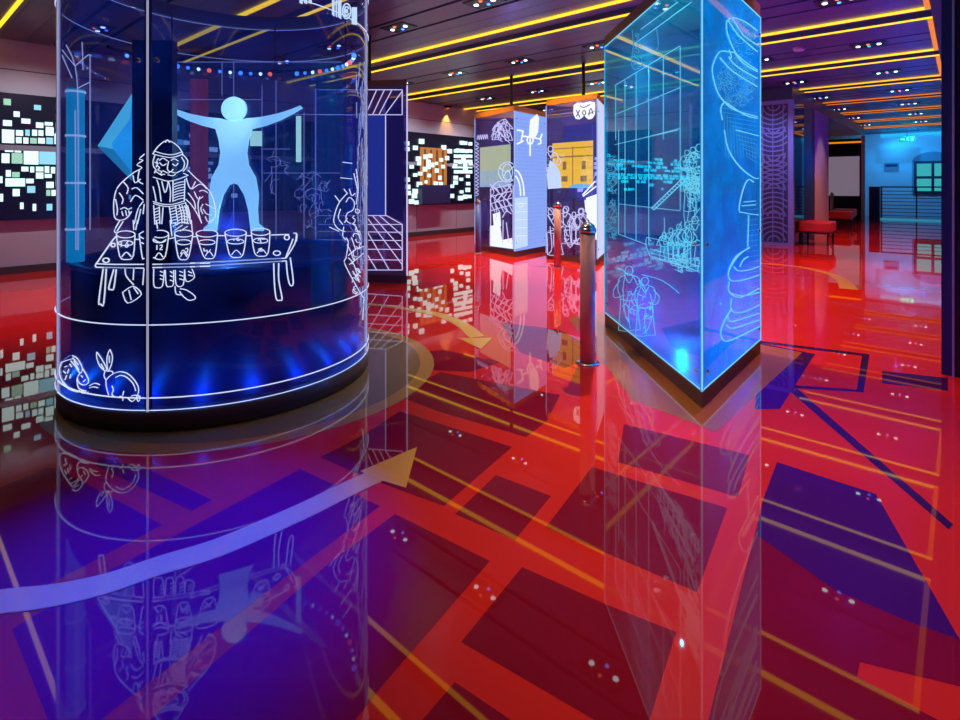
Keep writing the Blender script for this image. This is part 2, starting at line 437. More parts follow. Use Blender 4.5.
for i in range(50):
    r_ = i % 9; z = [2.30, 2.18, 2.05, 1.95, 1.70, 1.58, 1.46, 1.30, 1.10][r_]
    lit(S1, 2.75+1.95*rr.random(), z, rr.uniform(.06, .16), rr.uniform(.06, .10), M_tileb if rr.random() < .4 else M_tile)
S2 = board(7.6, 12.4, 'black display wall dotted with small lights around a brown amber panel')
u0, z1 = wall_uz(420, 147); u1, z0 = wall_uz(446, 195)
MB().box((XL+.10, u0, z0), (XL+.13, u1, z1)).build('amber_panel', M_brownamber, S2)  # glowing brown amber panel with darker bars on the board
for i in range(4):
    uu = u0+(u1-u0)*(.12+.23*i)
    MB().box((XL+.13, uu, z0+.05), (XL+.14, uu+(u1-u0)*.06, z1-.05)).build('dark_bar', M_bardk, S2)
a0, b1 = wall_uz(417, 185); a1, b0 = wall_uz(445, 203)
MB().box((XL+.10, a0, b0), (XL+.30, a1, b1)).build('console', M_navyp, S2)
pts = []
for i in range(400):
    if len(pts) >= 64: break
    px = rr.uniform(406, 474); py = rr.uniform(140, 203)
    if 447 < px < 456 and rr.random() < .5: continue
    if all(abs(px-q[0]) > 3.2 or abs(py-q[1]) > 4.5 for q in pts): pts.append((px, py))
for px, py in pts:
    u, z = wall_uz(px, py); s = rr.uniform(.08, .13)
    lit(S2, u, z, s*1.1, s, M_tile, .06)
for r_ in range(5):
    for c_ in range(4):
        u, z = wall_uz(456+c_*4.6, 151+r_*5.2); lit(S2, u, z, .17, .09, M_tile)
S3 = board(16.0, 27.6, 'long black display wall with rows of lit pictures seen through the cyan kiosk')
for r_, (z, dens) in enumerate(((2.45, .25), (2.28, .45), (2.10, .8), (1.95, .55), (1.72, 1.), (1.60, 1.), (1.44, .6), (1.30, .35), (1.12, .25))):
    u = 16.8
    while u < 27.4:
        w = rr.uniform(.22, .62)
        if rr.random() < dens: lit(S3, u+w/2, z, w, rr.uniform(.09, .15), M_tile3)
        u += w+rr.uniform(.10, .22)
        if len(S3.children) > 98: break
# wall-wash sconces
def make_sconce():
    t = thing('wall_sconce', '', 'wall light')
    MB().slab([(0, -.16, .12), (0, .16, .12), (0, .05, 0), (0, -.05, 0)], Vector((1, 0, 0)), .12).build('shade', M_dark, t)
    MB().box((.02, -.045, -.012), (.10, .045, 0)).build('lamp', M_ledor, t)
    return t
sco = make_sconce()
SC = []
for i, (px, py, lab) in enumerate(((449, 108, 'dark wedge wall sconce casting an amber cone above the dotted display wall'), (640, 112, 'dark wedge wall sconce glowing orange seen through the cyan kiosk'))):
    u, z = wall_uz(px, py); p = (XL, u, z)
    SC.append(p)
    if i == 0: sco.location = p; sco['label'] = lab
    else: copy_thing(sco, p, lab)
# ---------------------------------------------------------------- GLASS CYLINDER
cyl = thing('glass_cylinder', 'large round glass showcase engraved with a bearded man behind a table of cups', 'showcase', (CC.x, CC.y, 0))
cc = (CC.x, CC.y)
MB().lathe([(CR-.02, 0), (CR, .004), (CR, .10), (CR-.01, .11)], cc, 96).build('base', M_plinth, cyl)
g = MB()
g.lathe([(CR, .11), (CR, 2.66)], cc, 128, caps=False); g.build('glass_shell', M_cylglass, cyl)
MB().lathe([(CR-.03, 2.66), (CR+.004, 2.66), (CR+.004, 2.76), (CR-.03, 2.76), (CR-.03, 2.66)], cc, 96, caps=False).build('top_ring', M_brown, cyl)
def oncyl(px, py, rad=CR+.003):
    d = ray(px, py); o = CAM-Vector((CC.x, CC.y, 0))
    a = d.x*d.x+d.y*d.y; b = 2*(o.x*d.x+o.y*d.y); c = o.x*o.x+o.y*o.y-rad*rad
    D = b*b-4*a*c
    t = (-b-math.sqrt(max(D, 0)))/(2*a)
    return CAM+d*t
for z, r in ((2.38, .003), (.566, .0034), (.183, .0034), (.118, .0025), (2.655, .003)):
    MB().tube([(CC.x+(CR+.003)*math.cos(2*PI*i/96), CC.y+(CR+.003)*math.sin(2*PI*i/96), z) for i in range(96)], r, 4, closed=True).build('engraved_ring', M_etch, cyl)
def ang(px):
    p = oncyl(px, 300); return math.atan2(p.y-CC.y, p.x-CC.x)
for px, w, m in ((147.5, .0045, M_joint), (57.5, .006, M_joint), (366.5, .010, M_joint)):  # outer two strips: silhouette glare of the glass put in as glow
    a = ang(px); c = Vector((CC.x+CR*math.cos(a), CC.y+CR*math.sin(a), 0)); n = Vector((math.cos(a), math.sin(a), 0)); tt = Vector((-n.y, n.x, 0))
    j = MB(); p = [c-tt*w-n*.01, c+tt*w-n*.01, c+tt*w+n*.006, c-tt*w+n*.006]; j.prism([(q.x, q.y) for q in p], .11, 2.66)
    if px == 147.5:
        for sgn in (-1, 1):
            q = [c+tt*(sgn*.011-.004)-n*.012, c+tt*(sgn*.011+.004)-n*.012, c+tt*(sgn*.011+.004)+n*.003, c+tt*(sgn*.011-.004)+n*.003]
            MB().prism([(e.x, e.y) for e in q], .11, 2.66).build('joint_bead', M_beadrefl, cyl)
    j.build('joint_and_glare', m, cyl)
st = MB()
for px, py in ((138, 60), (157, 60), (138, 416), (157, 416)): st.ball(oncyl(px, py, CR+.006), .014)
for i, (px, py) in enumerate(((138, 60), (157, 60))):
    MB().ball(oncyl(px, py, CR+.006), .014).build('glass_stud', M_steel, cyl)
# the engraved man
Z1 = (108, 134, .125); Z2 = (90, 220, .125); Z3 = (190, 220, .125); Z4 = (55, 340, .10417); Z5 = (325, 160, .2222)
man = Z([
 [(358,160),(400,100),(470,52),(545,85),(590,140),(600,175)], [(358,160),(450,182),(520,187),(600,160)], [(375,138),(450,160),(520,165),(585,145)],
 [(458,68),(475,46),(492,68)], [(375,170),(360,220),(365,260),(385,290),(370,312)], [(600,165),(636,210),(630,260),(600,300)], [(588,185),(612,230),(600,280),(565,302)],
 [(410,212),(440,193),(475,216)], [(505,212),(530,198),(562,216)], [(412,228),(438,252),(466,238)], [(515,238),(540,254),(562,232)],
 [(485,216),(475,280),(500,302),(522,280)], [(438,292),(480,312),(500,302),(540,312),(566,302)], [(478,326),(515,334),(540,322)],
 [(385,250),(412,268),(398,290),(432,300),(418,322),(456,322)], [(372,295),(400,312),(432,332)], [(372,225),(395,240),(385,265)], [(400,240),(390,215),(405,195)],
 [(360,345),(420,362),(480,377),(560,362),(642,330)], [(642,330),(602,314)], [(390,366),(410,430),(425,540)], [(430,376),(455,470),(475,420),(480,380)], [(360,420),(375,480),(385,540)],
 [(520,376),(520,542)], [(615,360),(610,542)], [(485,380),(500,460),(495,545)],
 [(360,540),(440,562),(520,562),(610,535)], [(365,556),(440,577),(520,577),(615,552)],
 [(640,290),(700,350),(770,410),(820,470),(850,550),(862,640),(840,690),(800,715)], [(625,350),(660,440),(700,380)], [(670,442),(740,400),(790,440)], [(730,460),(760,450),(800,470)],
 [(735,500),(720,560),(730,650),(745,700)], [(620,520),(670,570),(720,650),(750,715)], [(760,560),(742,600),(760,640)], [(760,600),(790,640),(832,650)], [(778,660),(800,702),(842,680)], [(780,560),(820,580),(850,600)],
 [(640,470),(690,540),(700,600)], [(690,460),(720,520),(760,500)],
 [(292,160),(250,200),(280,210),(230,246),(272,270),(215,302)], [(215,302),(140,360),(75,430),(50,510),(45,600),(55,670),(95,690),(150,672),(188,620)],
 [(190,440),(230,430),(282,480)], [(180,542),(220,490),(282,530)], [(120,380),(160,430),(150,480)], [(90,470),(120,520),(110,560)], [(250,290),(240,370),(280,400)], [(200,330),(215,390),(260,360)],
 [(100,602),(130,588),(160,602),(190,590)], [(110,618),(120,655)], [(140,612),(150,655)], [(165,612),(172,645)], [(60,520),(75,600),(70,650)],
 [(282,540),(240,600),(210,720)], [(262,600),(235,720)], [(290,560),(280,640)],
 [(365,570),(375,720)], [(410,580),(415,720)], [(440,587),(430,720)], [(490,577),(510,720)], [(540,572),(560,720)], [(620,546),(662,720)]], *Z1)
hat = []
for y in range(388, 540, 22): hat.append([(528,y+14),(565,y),(608,y-8)])
for y in range(590, 720, 24): hat.append([(372,y+12),(405,y)]); hat.append([(498,y+10),(548,y-4)]); hat.append([(556,y+10),(600,y-6),(645,y+6)])
for x in range(570, 640, 22): hat.append([(x,570),(x+18,640),(x+22,715)])
man += Z(hat, *Z1)
man += Z([
 [(240,0),(195,85),(212,102)], [(265,10),(215,92)], [(345,0),(350,80)], [(380,0),(365,80)], [(530,0),(540,70)], [(640,0),(655,130)], [(810,0),(820,110)],
 [(280,390),(290,450),(350,520)], [(350,390),(345,480)], [(432,390),(422,520)],
 [(260,580),(340,530),(400,570),(400,610),(300,665),(260,580)], [(310,560),(330,640)], [(350,540),(385,592)],
 [(510,390),(510,520),(540,542),(580,525),(595,400)], [(602,400),(610,520),(640,532),(667,515),(668,400)], [(682,400),(690,520),(745,520),(757,400)], [(757,395),(770,492),(835,460),(815,390)],
 [(680,530),(690,592),(740,597)], [(720,550),(770,560),(830,600),(842,630),(790,642),(740,605),(715,570)],
 [(560,410),(585,420)],[(560,440),(588,450)],[(560,470),(590,480)],[(640,410),(660,425)],[(640,445),(662,455)],[(640,480),(664,490)],[(715,410),(745,420)],[(715,440),(748,450)],[(715,470),(748,480)],[(785,410),(815,425)],[(785,440),(822,448)],
 [(670,20),(700,40)],[(665,50),(720,20)],[(680,80),(740,40)],[(720,90),(780,50)],[(740,20),(790,30)]], *Z2)
etch('engraved_man', man, oncyl, .0029, M_etch, cyl)
tab = Z([[(50,350),(200,355),(430,355)], [(500,355),(960,345)], [(50,378),(430,385)], [(500,381),(960,370)], [(50,350),(190,150),(212,145)], [(48,350),(42,365),(50,378)],
 [(355,155),(392,155)], [(630,150),(682,140)], [(820,135),(862,130)], [(105,390),(70,650),(85,672),(110,665),(130,390)], [(190,395),(150,540),(170,556),(190,545),(210,395)],
 oval(185,200,16,15,10), oval(128,322,25,18,10)], *Z2)
tab += Z([[(0,345),(770,305)], [(0,375),(770,327)], [(220,125),(282,125)], [(455,125),(497,125)], [(650,120),(792,115)], [(852,112),(838,190),(770,302)], [(825,150),(765,302)], [(830,105),(855,112),(850,172)],
 [(670,345),(675,500),(690,630),(720,642),(737,625),(710,480),(710,345)], [(770,325),(780,440),(800,520),(827,500),(802,300)], oval(775,140,20,18,10), oval(695,265,28,18,10)], *Z3)
etch('engraved_table', tab, oncyl, .0038, M_etch, cyl)
def cup(zz, cx, cy, rx, bx0, bx1, by, marks, clip=None):
    s = []
    if clip is None:
        s += [oval(cx, cy, rx, 28, 16), [(cx-rx,cy),(bx0,by-12),((bx0+bx1)/2,by+14),(bx1,by-12),(cx+rx,cy)], oval(cx, cy+70, rx*.78, 20, 12), [(bx0+18,by-8),((bx0+bx1)/2,by-45),(bx1-15,by-8)]]
    else: s += clip
    etch('engraved_cup', Z(s+marks, *zz), oncyl, .0031, M_etch, cyl)
cup(Z2, 285, 115, 75, 237, 345, 302, [[(250,170),(250,215)], [(310,165),(285,195),(290,218),(308,205),(298,190)]])
cup(Z2, 455, 115, 60, 0, 0, 0, [], [[(428,92),(398,110),(395,130),(418,300),(432,305)], [(395,130),(428,150)], [(410,180),(430,190)]])
cup(Z2, 560, 115, 72, 510, 605, 304, [[(535,200),(535,238)], [(558,205),(575,200),(575,215),(558,236),(580,236)]], [oval(560,112,68,30,14,-PI*.62,PI*.72), [(630,120),(602,290),(555,316),(505,300)], [(505,150),(560,180),(610,155)], oval(555,160,50,22,10,-.3,PI+.3), [(520,302),(552,262),(585,300)]])
cup(Z2, 750, 108, 74, 705, 790, 304, [[(762,232),(778,225),(782,245),(768,262),(760,250)], [(725,270),(745,240),(785,285)]])
cup(Z3, 135, 108, 86, 105, 200, 296, [[(110,225),(115,250),(135,240),(140,262),(165,235)]])
cup(Z3, 365, 102, 86, 315, 425, 286, [[(392,140),(372,150),(380,165),(398,160)], [(350,150),(352,165)]])
cup(Z3, 565, 95, 75, 517, 625, 276, [[(545,165),(560,145),(580,155),(605,150)], [(560,150),(570,188)], [(545,235),(575,225),(560,250),(595,240)]])
rab = Z([[(60,215),(130,190),(165,182)], [(165,150),(215,180),(262,270),(240,320),(200,260),(150,200)], [(180,200),(230,290)], [(170,170),(225,240)], [(262,270),(320,375),(310,420),(270,432),(230,410),(215,360),(240,320)], [(270,402),(292,380)], [(250,340),(265,360)],
 [(60,215),(40,290),(60,380),(120,450)], [(210,370),(215,430),(235,470),(300,492)], [(90,260),(112,250)], [(80,300),(102,320)], [(130,280),(120,320)], [(110,340),(95,382)], [(140,230),(160,260)], [(150,330),(140,370)],
 [(330,440),(380,415),(430,430)], [(330,460),(370,450),(412,460)], [(230,482),(270,512),(322,500)], [(70,400),(130,470),(220,500)], [(230,500),(260,490),(300,515)]], *Z4)
etch('engraved_rabbit', rab, oncyl, .0027, M_etch, cyl)
rab = Z([[(400,115),(400,170),(430,250),(480,300)], [(400,115),(440,170),(490,260),(490,300)], [(525,90),(500,160),(500,250),(512,300)], [(525,90),(550,150),(545,220),(520,290)], [(440,230),(470,280)], [(520,150),(522,220)],
 [(480,300),(470,340),(490,382),(520,350),(555,325),(545,300),(500,300)], [(555,325),(620,305),(690,320),(750,370),(795,440),(802,500),(780,552)], [(580,360),(630,340),(690,360),(750,420),(775,490)],
 [(490,382),(490,440),(515,532)], [(545,440),(560,480),(545,520),(570,547)], [(620,540),(650,550),(650,582)], [(660,490),(650,532)], [(700,560),(740,592),(780,560),(800,592),(822,550)], [(730,540),(770,530),(820,545)]], *Z4)
etch('engraved_rabbit', rab, oncyl, .0027, M_etch, cyl)
prof = Z([[(100,150),(65,190),(45,240),(40,280),(60,310),(90,322)], [(95,190),(110,168),(132,190),(126,225),(100,240),(95,270),(117,287)], [(100,262),(88,282)], [(70,220),(60,260),(80,290)], [(110,130),(120,160),(135,150)],
 [(45,160),(65,187)], [(70,80),(122,85)], [(80,10),(122,15)], [(85,130),(102,152)], [(20,302),(62,320)], [(85,300),(80,340),(95,360)], [(95,350),(105,372),(95,440),(90,470),(160,600),(176,620)], [(105,440),(130,470),(152,540)],
 [(120,350),(137,400)], [(105,430),(140,400),(172,390)], [(110,470),(150,440),(172,420)], [(125,500),(155,550)], [(100,380),(120,420)], [(140,300),(160,360)], [(130,60),(150,150)], [(140,40),(150,120),(140,200)], [(175,620),(170,720)]], *Z5)
prof += scribble(350, 195, 362, 300, 16, 5)
etch('engraved_profile', prof, oncyl, .0028, M_etch, cyl)
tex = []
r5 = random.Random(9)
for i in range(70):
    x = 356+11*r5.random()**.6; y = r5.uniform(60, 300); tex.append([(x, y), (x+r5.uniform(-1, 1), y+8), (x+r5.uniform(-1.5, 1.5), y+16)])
etch('edge_glare_strokes', tex, oncyl, .0022, M_etchdim, cyl)  # strokes standing in for glare along the right silhouette
# signs engraved above the upper ring
sg = MB()
ZB = (320, 0, .1111)
def quad_on(pix): 
    pts = [oncyl(x, y, CR+.002) for x, y in pix]; n = sum(((p-CC).xy.normalized().to_3d() for p in pts), Vector()).normalized(); sg.slab(pts, n, .003)
for a, b in ((108,128),(140,150),(160,190),(285,330)):
    t_ = 0 if a < 200 else 65
    quad_on([(320+a*.111, t_*.111), (320+b*.111, t_*.111), (320+b*.111, (140+(b-108)*.4)*.111 if a < 200 else 25), (320+a*.111, (130+(a-108)*.4)*.111 if a < 200 else 24)])
for a in (299.5, 304, 308.5): quad_on([(a, -3), (a+3, -3), (a+3, 4), (a, 3)])
sg.build('engraved_bars', M_etchp, cyl)
etch('engraved_spiral', Z([oval(240,100,36,68,18), oval(240,100,20,40,14,.5,5.8), oval(240,100,7,14,8)], *ZB), oncyl, .005, M_etchp, cyl)
# inside: drum, figure, crystal, tube, dark reflection panel, lamp ring
drum = thing('display_drum', 'low dark blue round drum standing inside the glass cylinder', 'plinth', (CC.x, CC.y, .11))
MB().lathe([(.885, .112), (.885, .80), (.875, .81)], cc, 80).build('body', M_drum, drum)
MB().lathe([(.85, .81), (.893, .81), (.893, .835), (.85, .835), (.85, .81)], cc, 80, caps=False).build('rim', mat('drum rim', (.03, .07, .30), .2), drum)
FY = 3.82
fig = thing('figure_panel', 'glowing pale blue silhouette of a person with outstretched arms inside the glass cylinder', 'figure', at_depth(238, 235, FY).xy.to_3d()+Vector((0, 0, .81)))
half = [(293,240),(318,240),(345,233),(400,228),(470,214),(520,198),(560,182),(568,192),(530,214),(480,240),(420,262),(365,276),(352,320),(345,370),(352,420),(380,470),(392,540),(388,600),(392,655),(412,672),(412,684),(362,684),(352,600),(336,540),(312,500),(293,492)]
L_ = [(586-x, y) for x, y in reversed(half)]
outl = [(160+x*.25, 60+y*.25) for x, y in half+L_[1:-1]]
MB().slab([at_depth(x, y, FY) for x, y in outl], FW, .02).build('body', M_fig, fig)
MB().slab([at_depth(x, y, FY) for x, y in oval(233.6, 109, 12.6, 12.4, 24)[:-1]], FW, .02).build('head', M_fig, fig)
MB().slab([at_depth(x, y, FY+.03) for x, y in ((175,62),(342,62),(342,246),(175,246))], FW, .012).build('clear_sheet', M_innerp, fig)
ln = MB()
for x, y0, y1 in ((233.7,62,240),(262,85,240),(304,112,238),(276,80,240),(222,62,96)): ln.tube([at_depth(x, y0, FY+.02), at_depth(x, y1, FY+.02)], .0022)
for y, x0, x1 in ((62,175,342),(99.5,180,262),(114.5,294,342),(149,262,290),(173,262,340)): ln.tube([at_depth(x0, y, FY+.02), at_depth(x1, y, FY+.02)], .0022)
for s_ in scribble(292, 165, 335, 232, 26, 11, 4, .12)+scribble(262, 150, 292, 200, 8, 12, 4, .2): ln.tube([at_depth(x, y, FY+.02) for x, y in smooth_path(s_)], .0018)
ln.build('sheet_engraving', M_etchdim, fig)
ps = MB()
for x0, y0, x1, y1 in ((250,131,262,146),(296,116,301,162),): ps.slab([at_depth(x, y, FY+.018) for x, y in ((x0,y0),(x1,y0),(x1,y1),(x0,y1))], FW, .004)
ps.build('lit_patch', M_limec, fig)
rp = [at_depth(x, 79, 4.25) for x in (190, 207)]
o = MB().slab([rp[0], rp[1], rp[1].xy.to_3d()+Vector((0, 0, .836)), rp[0].xy.to_3d()+Vector((0, 0, .836))], FW, .02).build('rose_panel', M_rose)
tag(o, 'narrow rose red panel behind the silhouette inside the glass cylinder', 'panel')
cp = [at_depth(x, 40, 3.42) for x in (132, 172)]
o = MB().slab([cp[0], cp[1], cp[1].xy.to_3d()+Vector((0, 0, .812)), cp[0].xy.to_3d()+Vector((0, 0, .812))], FW, .06).build('dark_reflection', M_beadrefl)  # dark panel put in place of reflections beside the front joint
tag(o, 'tall dark violet panel standing in for reflections behind the front joint of the glass cylinder', 'panel')
cr_ = thing('crystal', 'cyan faceted diamond shape with cut out window left of the dark violet panel', 'crystal', at_depth(132, 246, 3.75))
cx_, cy_ = 133, 136
P_ = {k: at_depth(x, y, d) for k, (x, y, d) in dict(t=(133,92,3.72), l=(97.5,146,3.72), b=(133,182,3.72), r=(168,140,3.72), w1=(130,119,3.70), w2=(112,143,3.70), w3=(130,170,3.70), w4=(113,149,3.70), c=(133,146,3.52), k=(133,140,3.92)).items()}
k = MB()
k.add([P_['t'], P_['l'], P_['w2'], P_['w1']], [(0,1,2,3)], 0); k.add([P_['l'], P_['b'], P_['w3'], P_['w4']], [(0,1,2,3)], 1)
k.add([P_['t'], P_['l'], P_['k']], [(0,1,2)], 1); k.add([P_['l'], P_['b'], P_['k']], [(0,1,2)], 1)
k.add([P_['t'], P_['r'], P_['k']], [(0,1,2)], 1); k.add([P_['r'], P_['b'], P_['k']], [(0,1,2)], 0)
k.add([P_['l'], P_['w2'], P_['w4']], [(0,1,2)], 0)
k.build('facets', [M_crystal, M_crystald], cr_)
MB().tube([at_depth(133, 180, 3.74), at_depth(133, 180, 3.74).xy.to_3d()+Vector((0, 0, .812))], .012, 8).build('stand', M_leg, cr_)
tb = thing('acrylic_tube', 'tall cyan lit acrylic tube with pale rings at the left inside the glass cylinder', 'tube', at_depth(75.5, 240, 3.29).xy.to_3d()+Vector((0, 0, .836)))
tc_ = at_depth(75.5, 200, 3.29)
MB().lathe([(.046, .837), (.046, 1.88)], (tc_.x, tc_.y), 20).build('tube', M_tube, tb)
for py in (92, 136, 183, 229):
    z = at_depth(71, py, 3.29).z
    MB().lathe([(.047, z-.006), (.052, z-.006), (.052, z+.006), (.047, z+.006)], (tc_.x, tc_.y), 20, caps=False).build('ring', M_etchp, tb)
# a branching tree engraving beside the tube
etch('engraved_branches', [[(78,250),(78,110),(75,66),(66,45)], [(75,66),(88,55),(91,56)], [(75,66),(62,50)], [(78,88),(90,82)], [(62,55),(72,78)], [(82,42),(83,70)], [(90,55),(90,230)], [(76,250),(75,110)]], oncyl, .0022, M_etchdim, cyl)
lr = thing('lamp_ring', 'half ring of small coloured lamps hung inside the top of the glass cylinder', 'lamp ring', (CC.x, CC.y, 2.25))
aw = math.atan2(FW.y, FW.x)
ring = [(CC.x+.86*math.cos(aw-1.55+3.1*i/40), CC.y+.86*math.sin(aw-1.55+3.1*i/40), 2.275) for i in range(41)]
MB().tube(ring, .012, 6).build('rail', M_dark, lr)
for i in range(30):
    a = aw-1.35+2.7*i/29
    if 13 <= i <= 14: continue
    MB().ball((CC.x+.855*math.cos(a), CC.y+.855*math.sin(a), 2.25), .014 if i % 3 else .019, n=8, m=5).build('lamp', [M_blue, M_white, M_blue, M_redl, M_white, M_blue][i % 6], lr)
for i in (8, 20, 32):
    p = ring[i]; MB().tube([p, (p[0], p[1], 2.66), (p[0]+.060*(p[0]-CC.x), p[1]+.060*(p[1]-CC.y), 2.70)], .005, 6).build('hanger', M_leg, lr)
# ---------------------------------------------------------------- KIOSKS
def kiosk(label, f, l, r, mats, cap, ztop=2.6, zcap=2.69, plinth=.10, grp='engraved glass kiosks'):
    """triangular glass kiosk: near edge f, left l, right r (plan points)"""
    c = (f+l+r)/3
    t = thing('glass_kiosk', label, 'kiosk', (c.x, c.y, 0), grp)
    MB().prism([(p.x, p.y) for p in (f, r, l)], 0, plinth).build('plinth', M_plinth, t)
    MB().prism([(p.x, p.y) for p in (f, r, l)], ztop, zcap).build('cap', cap, t)
    info = []
    for a, b, nm, m in ((l, f, 'left_pane', mats[0]), (f, r, 'right_pane', mats[1]), (r, l, 'rear_pane', mats[2])):
        d = (b-a).normalized(); n = Vector((d.y, -d.x, 0))
        if n.dot(a-c) < 0: n = -n
        pts = [a-n*.012, b-n*.012]
        MB().prism([(a.x, a.y), (b.x, b.y), (b.x-n.x*.012, b.y-n.y*.012), (a.x-n.x*.012, a.y-n.y*.012)], plinth, ztop).build(nm, m, t)
        info.append((a, b, n))
    return t, info, c
def studs(t, info, zs, m=M_steel, e=.07):
    for a, b, n in info[:2]:
        d = (b-a).normalized()
        for z in zs:
            for q in (a+d*e, b-d*e): MB().ball((q.x+n.x*.004, q.y+n.y*.004, z), .013, n=8, m=5).build('stud', m, t)
def edges(t, pts, m, z0, z1, r=.006):
    for p in pts: MB().tube([(p.x, p.y, z0), (p.x, p.y, z1)], r, 4).build('lit_edge', m, t)
def surf(info, i, off=.003):
    a, b, n = info[i]
    p0 = Vector((a.x, a.y, 0))+n*off
    def f(px, py): return on_plane(px, py, p0, n)
    pj = lambda q: CX+F*(q-CAM).dot(RT)/(q-CAM).dot(FW)
    f.lim = tuple(sorted((pj(Vector((a.x, a.y, EYE))), pj(Vector((b.x, b.y, EYE))))))
    f.lim = (f.lim[0]+.4, f.lim[1]-.4)
    return f
f1, l1, r1 = cw(1.29, 3.16), cw(1.17, 5.10), cw(2.17, 4.21)
K1, I1, C1 = kiosk('tall cyan glowing glass kiosk nearest on the right with engraved swirls and crowds', f1, l1, r1, (M_k1, M_k1r, M_k1), M_brown)
edges(K1, (f1, l1, r1), M_edgec, .10, 2.6)
for (a, b, n) in I1[:2]:
    for z in (.105, 2.595): MB().tube([(a.x, a.y, z), (b.x, b.y, z)], .005, 4).build('lit_edge', M_edgec, K1)
studs(K1, I1, (.2, .95, 2.45))
s0, s1 = surf(I1, 0), surf(I1, 1)
Z6 = (695, 0, 1/6.); Z7 = (695, 240, 1/6.); ZM = (600, 130, .1945); ZT = (600, 0, .1945); Z8 = (600, 140, .1944); ZL = (600, 260, .2083)
sw = Z([[(190,130),(225,105),(300,130),(375,185)], [(190,130),(195,200),(240,310),(300,370),(375,420)], [(200,120),(260,210),(375,310)], [(225,110),(290,210),(375,270)],
 [(245,315),(200,310),(150,310),(115,370),(105,430),(130,540),(175,610),(240,660),(375,700)], [(150,345),(230,430),(375,520)], [(205,340),(230,380),(300,430),(375,470)], [(240,320),(290,380),(375,430)], [(175,615),(155,650),(165,720)], [(180,610),(300,690),(375,710)], [(205,300),(220,340),(205,350)]], *Z6)
sw += Z([[(640,0),(660,100),(720,190),(790,245),(815,248)], [(700,0),(815,30)], [(790,268),(762,255),(735,310),(715,410),(740,425),(815,437)], [(765,440),(760,600)], [(740,370),(800,365)], [(730,390),(800,385)], [(665,715),(700,650),(770,605)]], *ZM)
sw += Z([[(325,45),(265,90),(215,160),(200,210),(220,245),(290,240),(385,210)], [(235,160),(260,185),(320,180),(385,160)], [(270,160),(290,120),(320,100)], [(205,250),(205,310),(270,345),(385,290)], [(215,320),(290,335),(385,315)], [(220,350),(215,410),(240,435),(300,430),(385,390)], [(220,410),(170,500),(155,560),(170,600),(220,600),(385,520)], [(200,460),(220,490),(385,440)], [(190,510),(230,530),(385,480)]], *Z7)
etch('engraved_swirl', sw, s1, .0042, M_etchc, K1)
fine = scribble(731, 20, 757, 70, 40, 21, 4, .12)+scribble(714, 58, 757, 112, 90, 22, 4, .12)
for i in range(22): y = 205+i*5.2; fine.append([(748-2*math.sin(i*.3), y), (758, y-1.5)])
for i in range(9): y = 300+i*4; fine.append([(733, y+2), (745, y+4), (759, y-3)])
for i in range(12): y = 108+i*4.5; fine.append([(722+i*2.4, y), (757, y+5)])
for i in range(12): fine.append([(724+i*3, 112+i*3), (726+i*3, 158)])
etch('engraved_shading', fine, s1, .0014, M_etchcd, K1)
gr = Z([[(170,230),(470,10)], [(210,150),(400,10)], [(75,440),(412,235)], [(75,590),(412,450)], [(200,715),(412,660)]]+[[(x,y),(x,718)] for x,y in ((80,440),(128,412),(185,375),(250,338),(325,292),(412,240))], *ZT)
gr += Z([[(75,75),(400,0)], [(95,380),(410,415)], [(95,535),(240,590)], [(260,655),(480,715)]]+[[(x,0),(x,y)] for x,y in ((95,535),(128,548),(185,565),(250,590),(412,412))], *ZM)
etch('engraved_grid', gr, s0, .0022, M_etchc, K1)
sp = Z([[(265,350),(425,195)], [(280,358),(440,205)]]+[[(265+i*13,350-i*12.6),(280+i*13,360-i*12.6)] for i in range(13)], *Z8)
shp = Z([[(235,540),(255,592),(280,602),(440,652),(515,682)], [(240,500),(330,520),(400,542)], [(255,560),(420,602)], [(262,580),(440,632)], [(235,540),(240,500),(262,520)], [(330,400),(330,470),(310,502)], [(330,470),(345,505)], [(315,520),(325,490),(340,515)], [(350,530),(360,500),(378,535)], [(375,500),(400,460),(420,420)], [(430,370),(440,440),(470,480),(460,560),(430,580),(420,620)], [(515,350),(480,400),(470,460)], [(440,520),(430,590),(470,640),(515,650)]], *Z8)
shp += crowd([(664,232,28,0),(671,228,34,.1),(679,224,40,0),(687,222,46,-.1),(695,216,56,0)], 31)+scribble(668, 252, 702, 274, 22, 33)
etch('engraved_spear', sp, s0, .003, M_etchc, K1)
etch('engraved_ship', shp, s0, .0021, M_etchc, K1)
etch('engraved_crowd', crowd([(687,150,40,0),(693,147,46,.1),(699,144,56,0),(690,172,40,0),(698,178,44,-.1)], 60)+scribble(684, 148, 703, 212, 44, 32, 6, .16), s0, .0021, M_etchc, K1)
etch('engraved_statue', Z([[(165,150),(170,240),(160,320),(175,355),(200,350)], [(210,290),(215,330),(200,345)], [(290,150),(300,230),(290,260)]], *ZT)+scribble(632, 30, 640, 70, 8, 36), s0, .003, M_etchcd, K1)
etch('engraved_border', scribble(606, 150, 618, 200, 26, 34)+scribble(606, 196, 618, 246, 26, 38), s0, .003, M_etchcd, K1)
etch('engraved_figures', crowd([(629,266,66,0),(645,277,60,0)], 70)+scribble(622, 290, 636, 325, 10, 35, 4, .15)+scribble(638, 296, 652, 330, 10, 37, 4, .15)+Z([[(85,40),(120,60),(110,140),(120,260),(140,300)], [(120,60),(160,80),(180,120),(200,90)], [(200,70),(300,100),(380,160)], [(240,160),(255,250),(230,330),(205,355)]], *ZL), s0, .0021, M_etchc, K1)
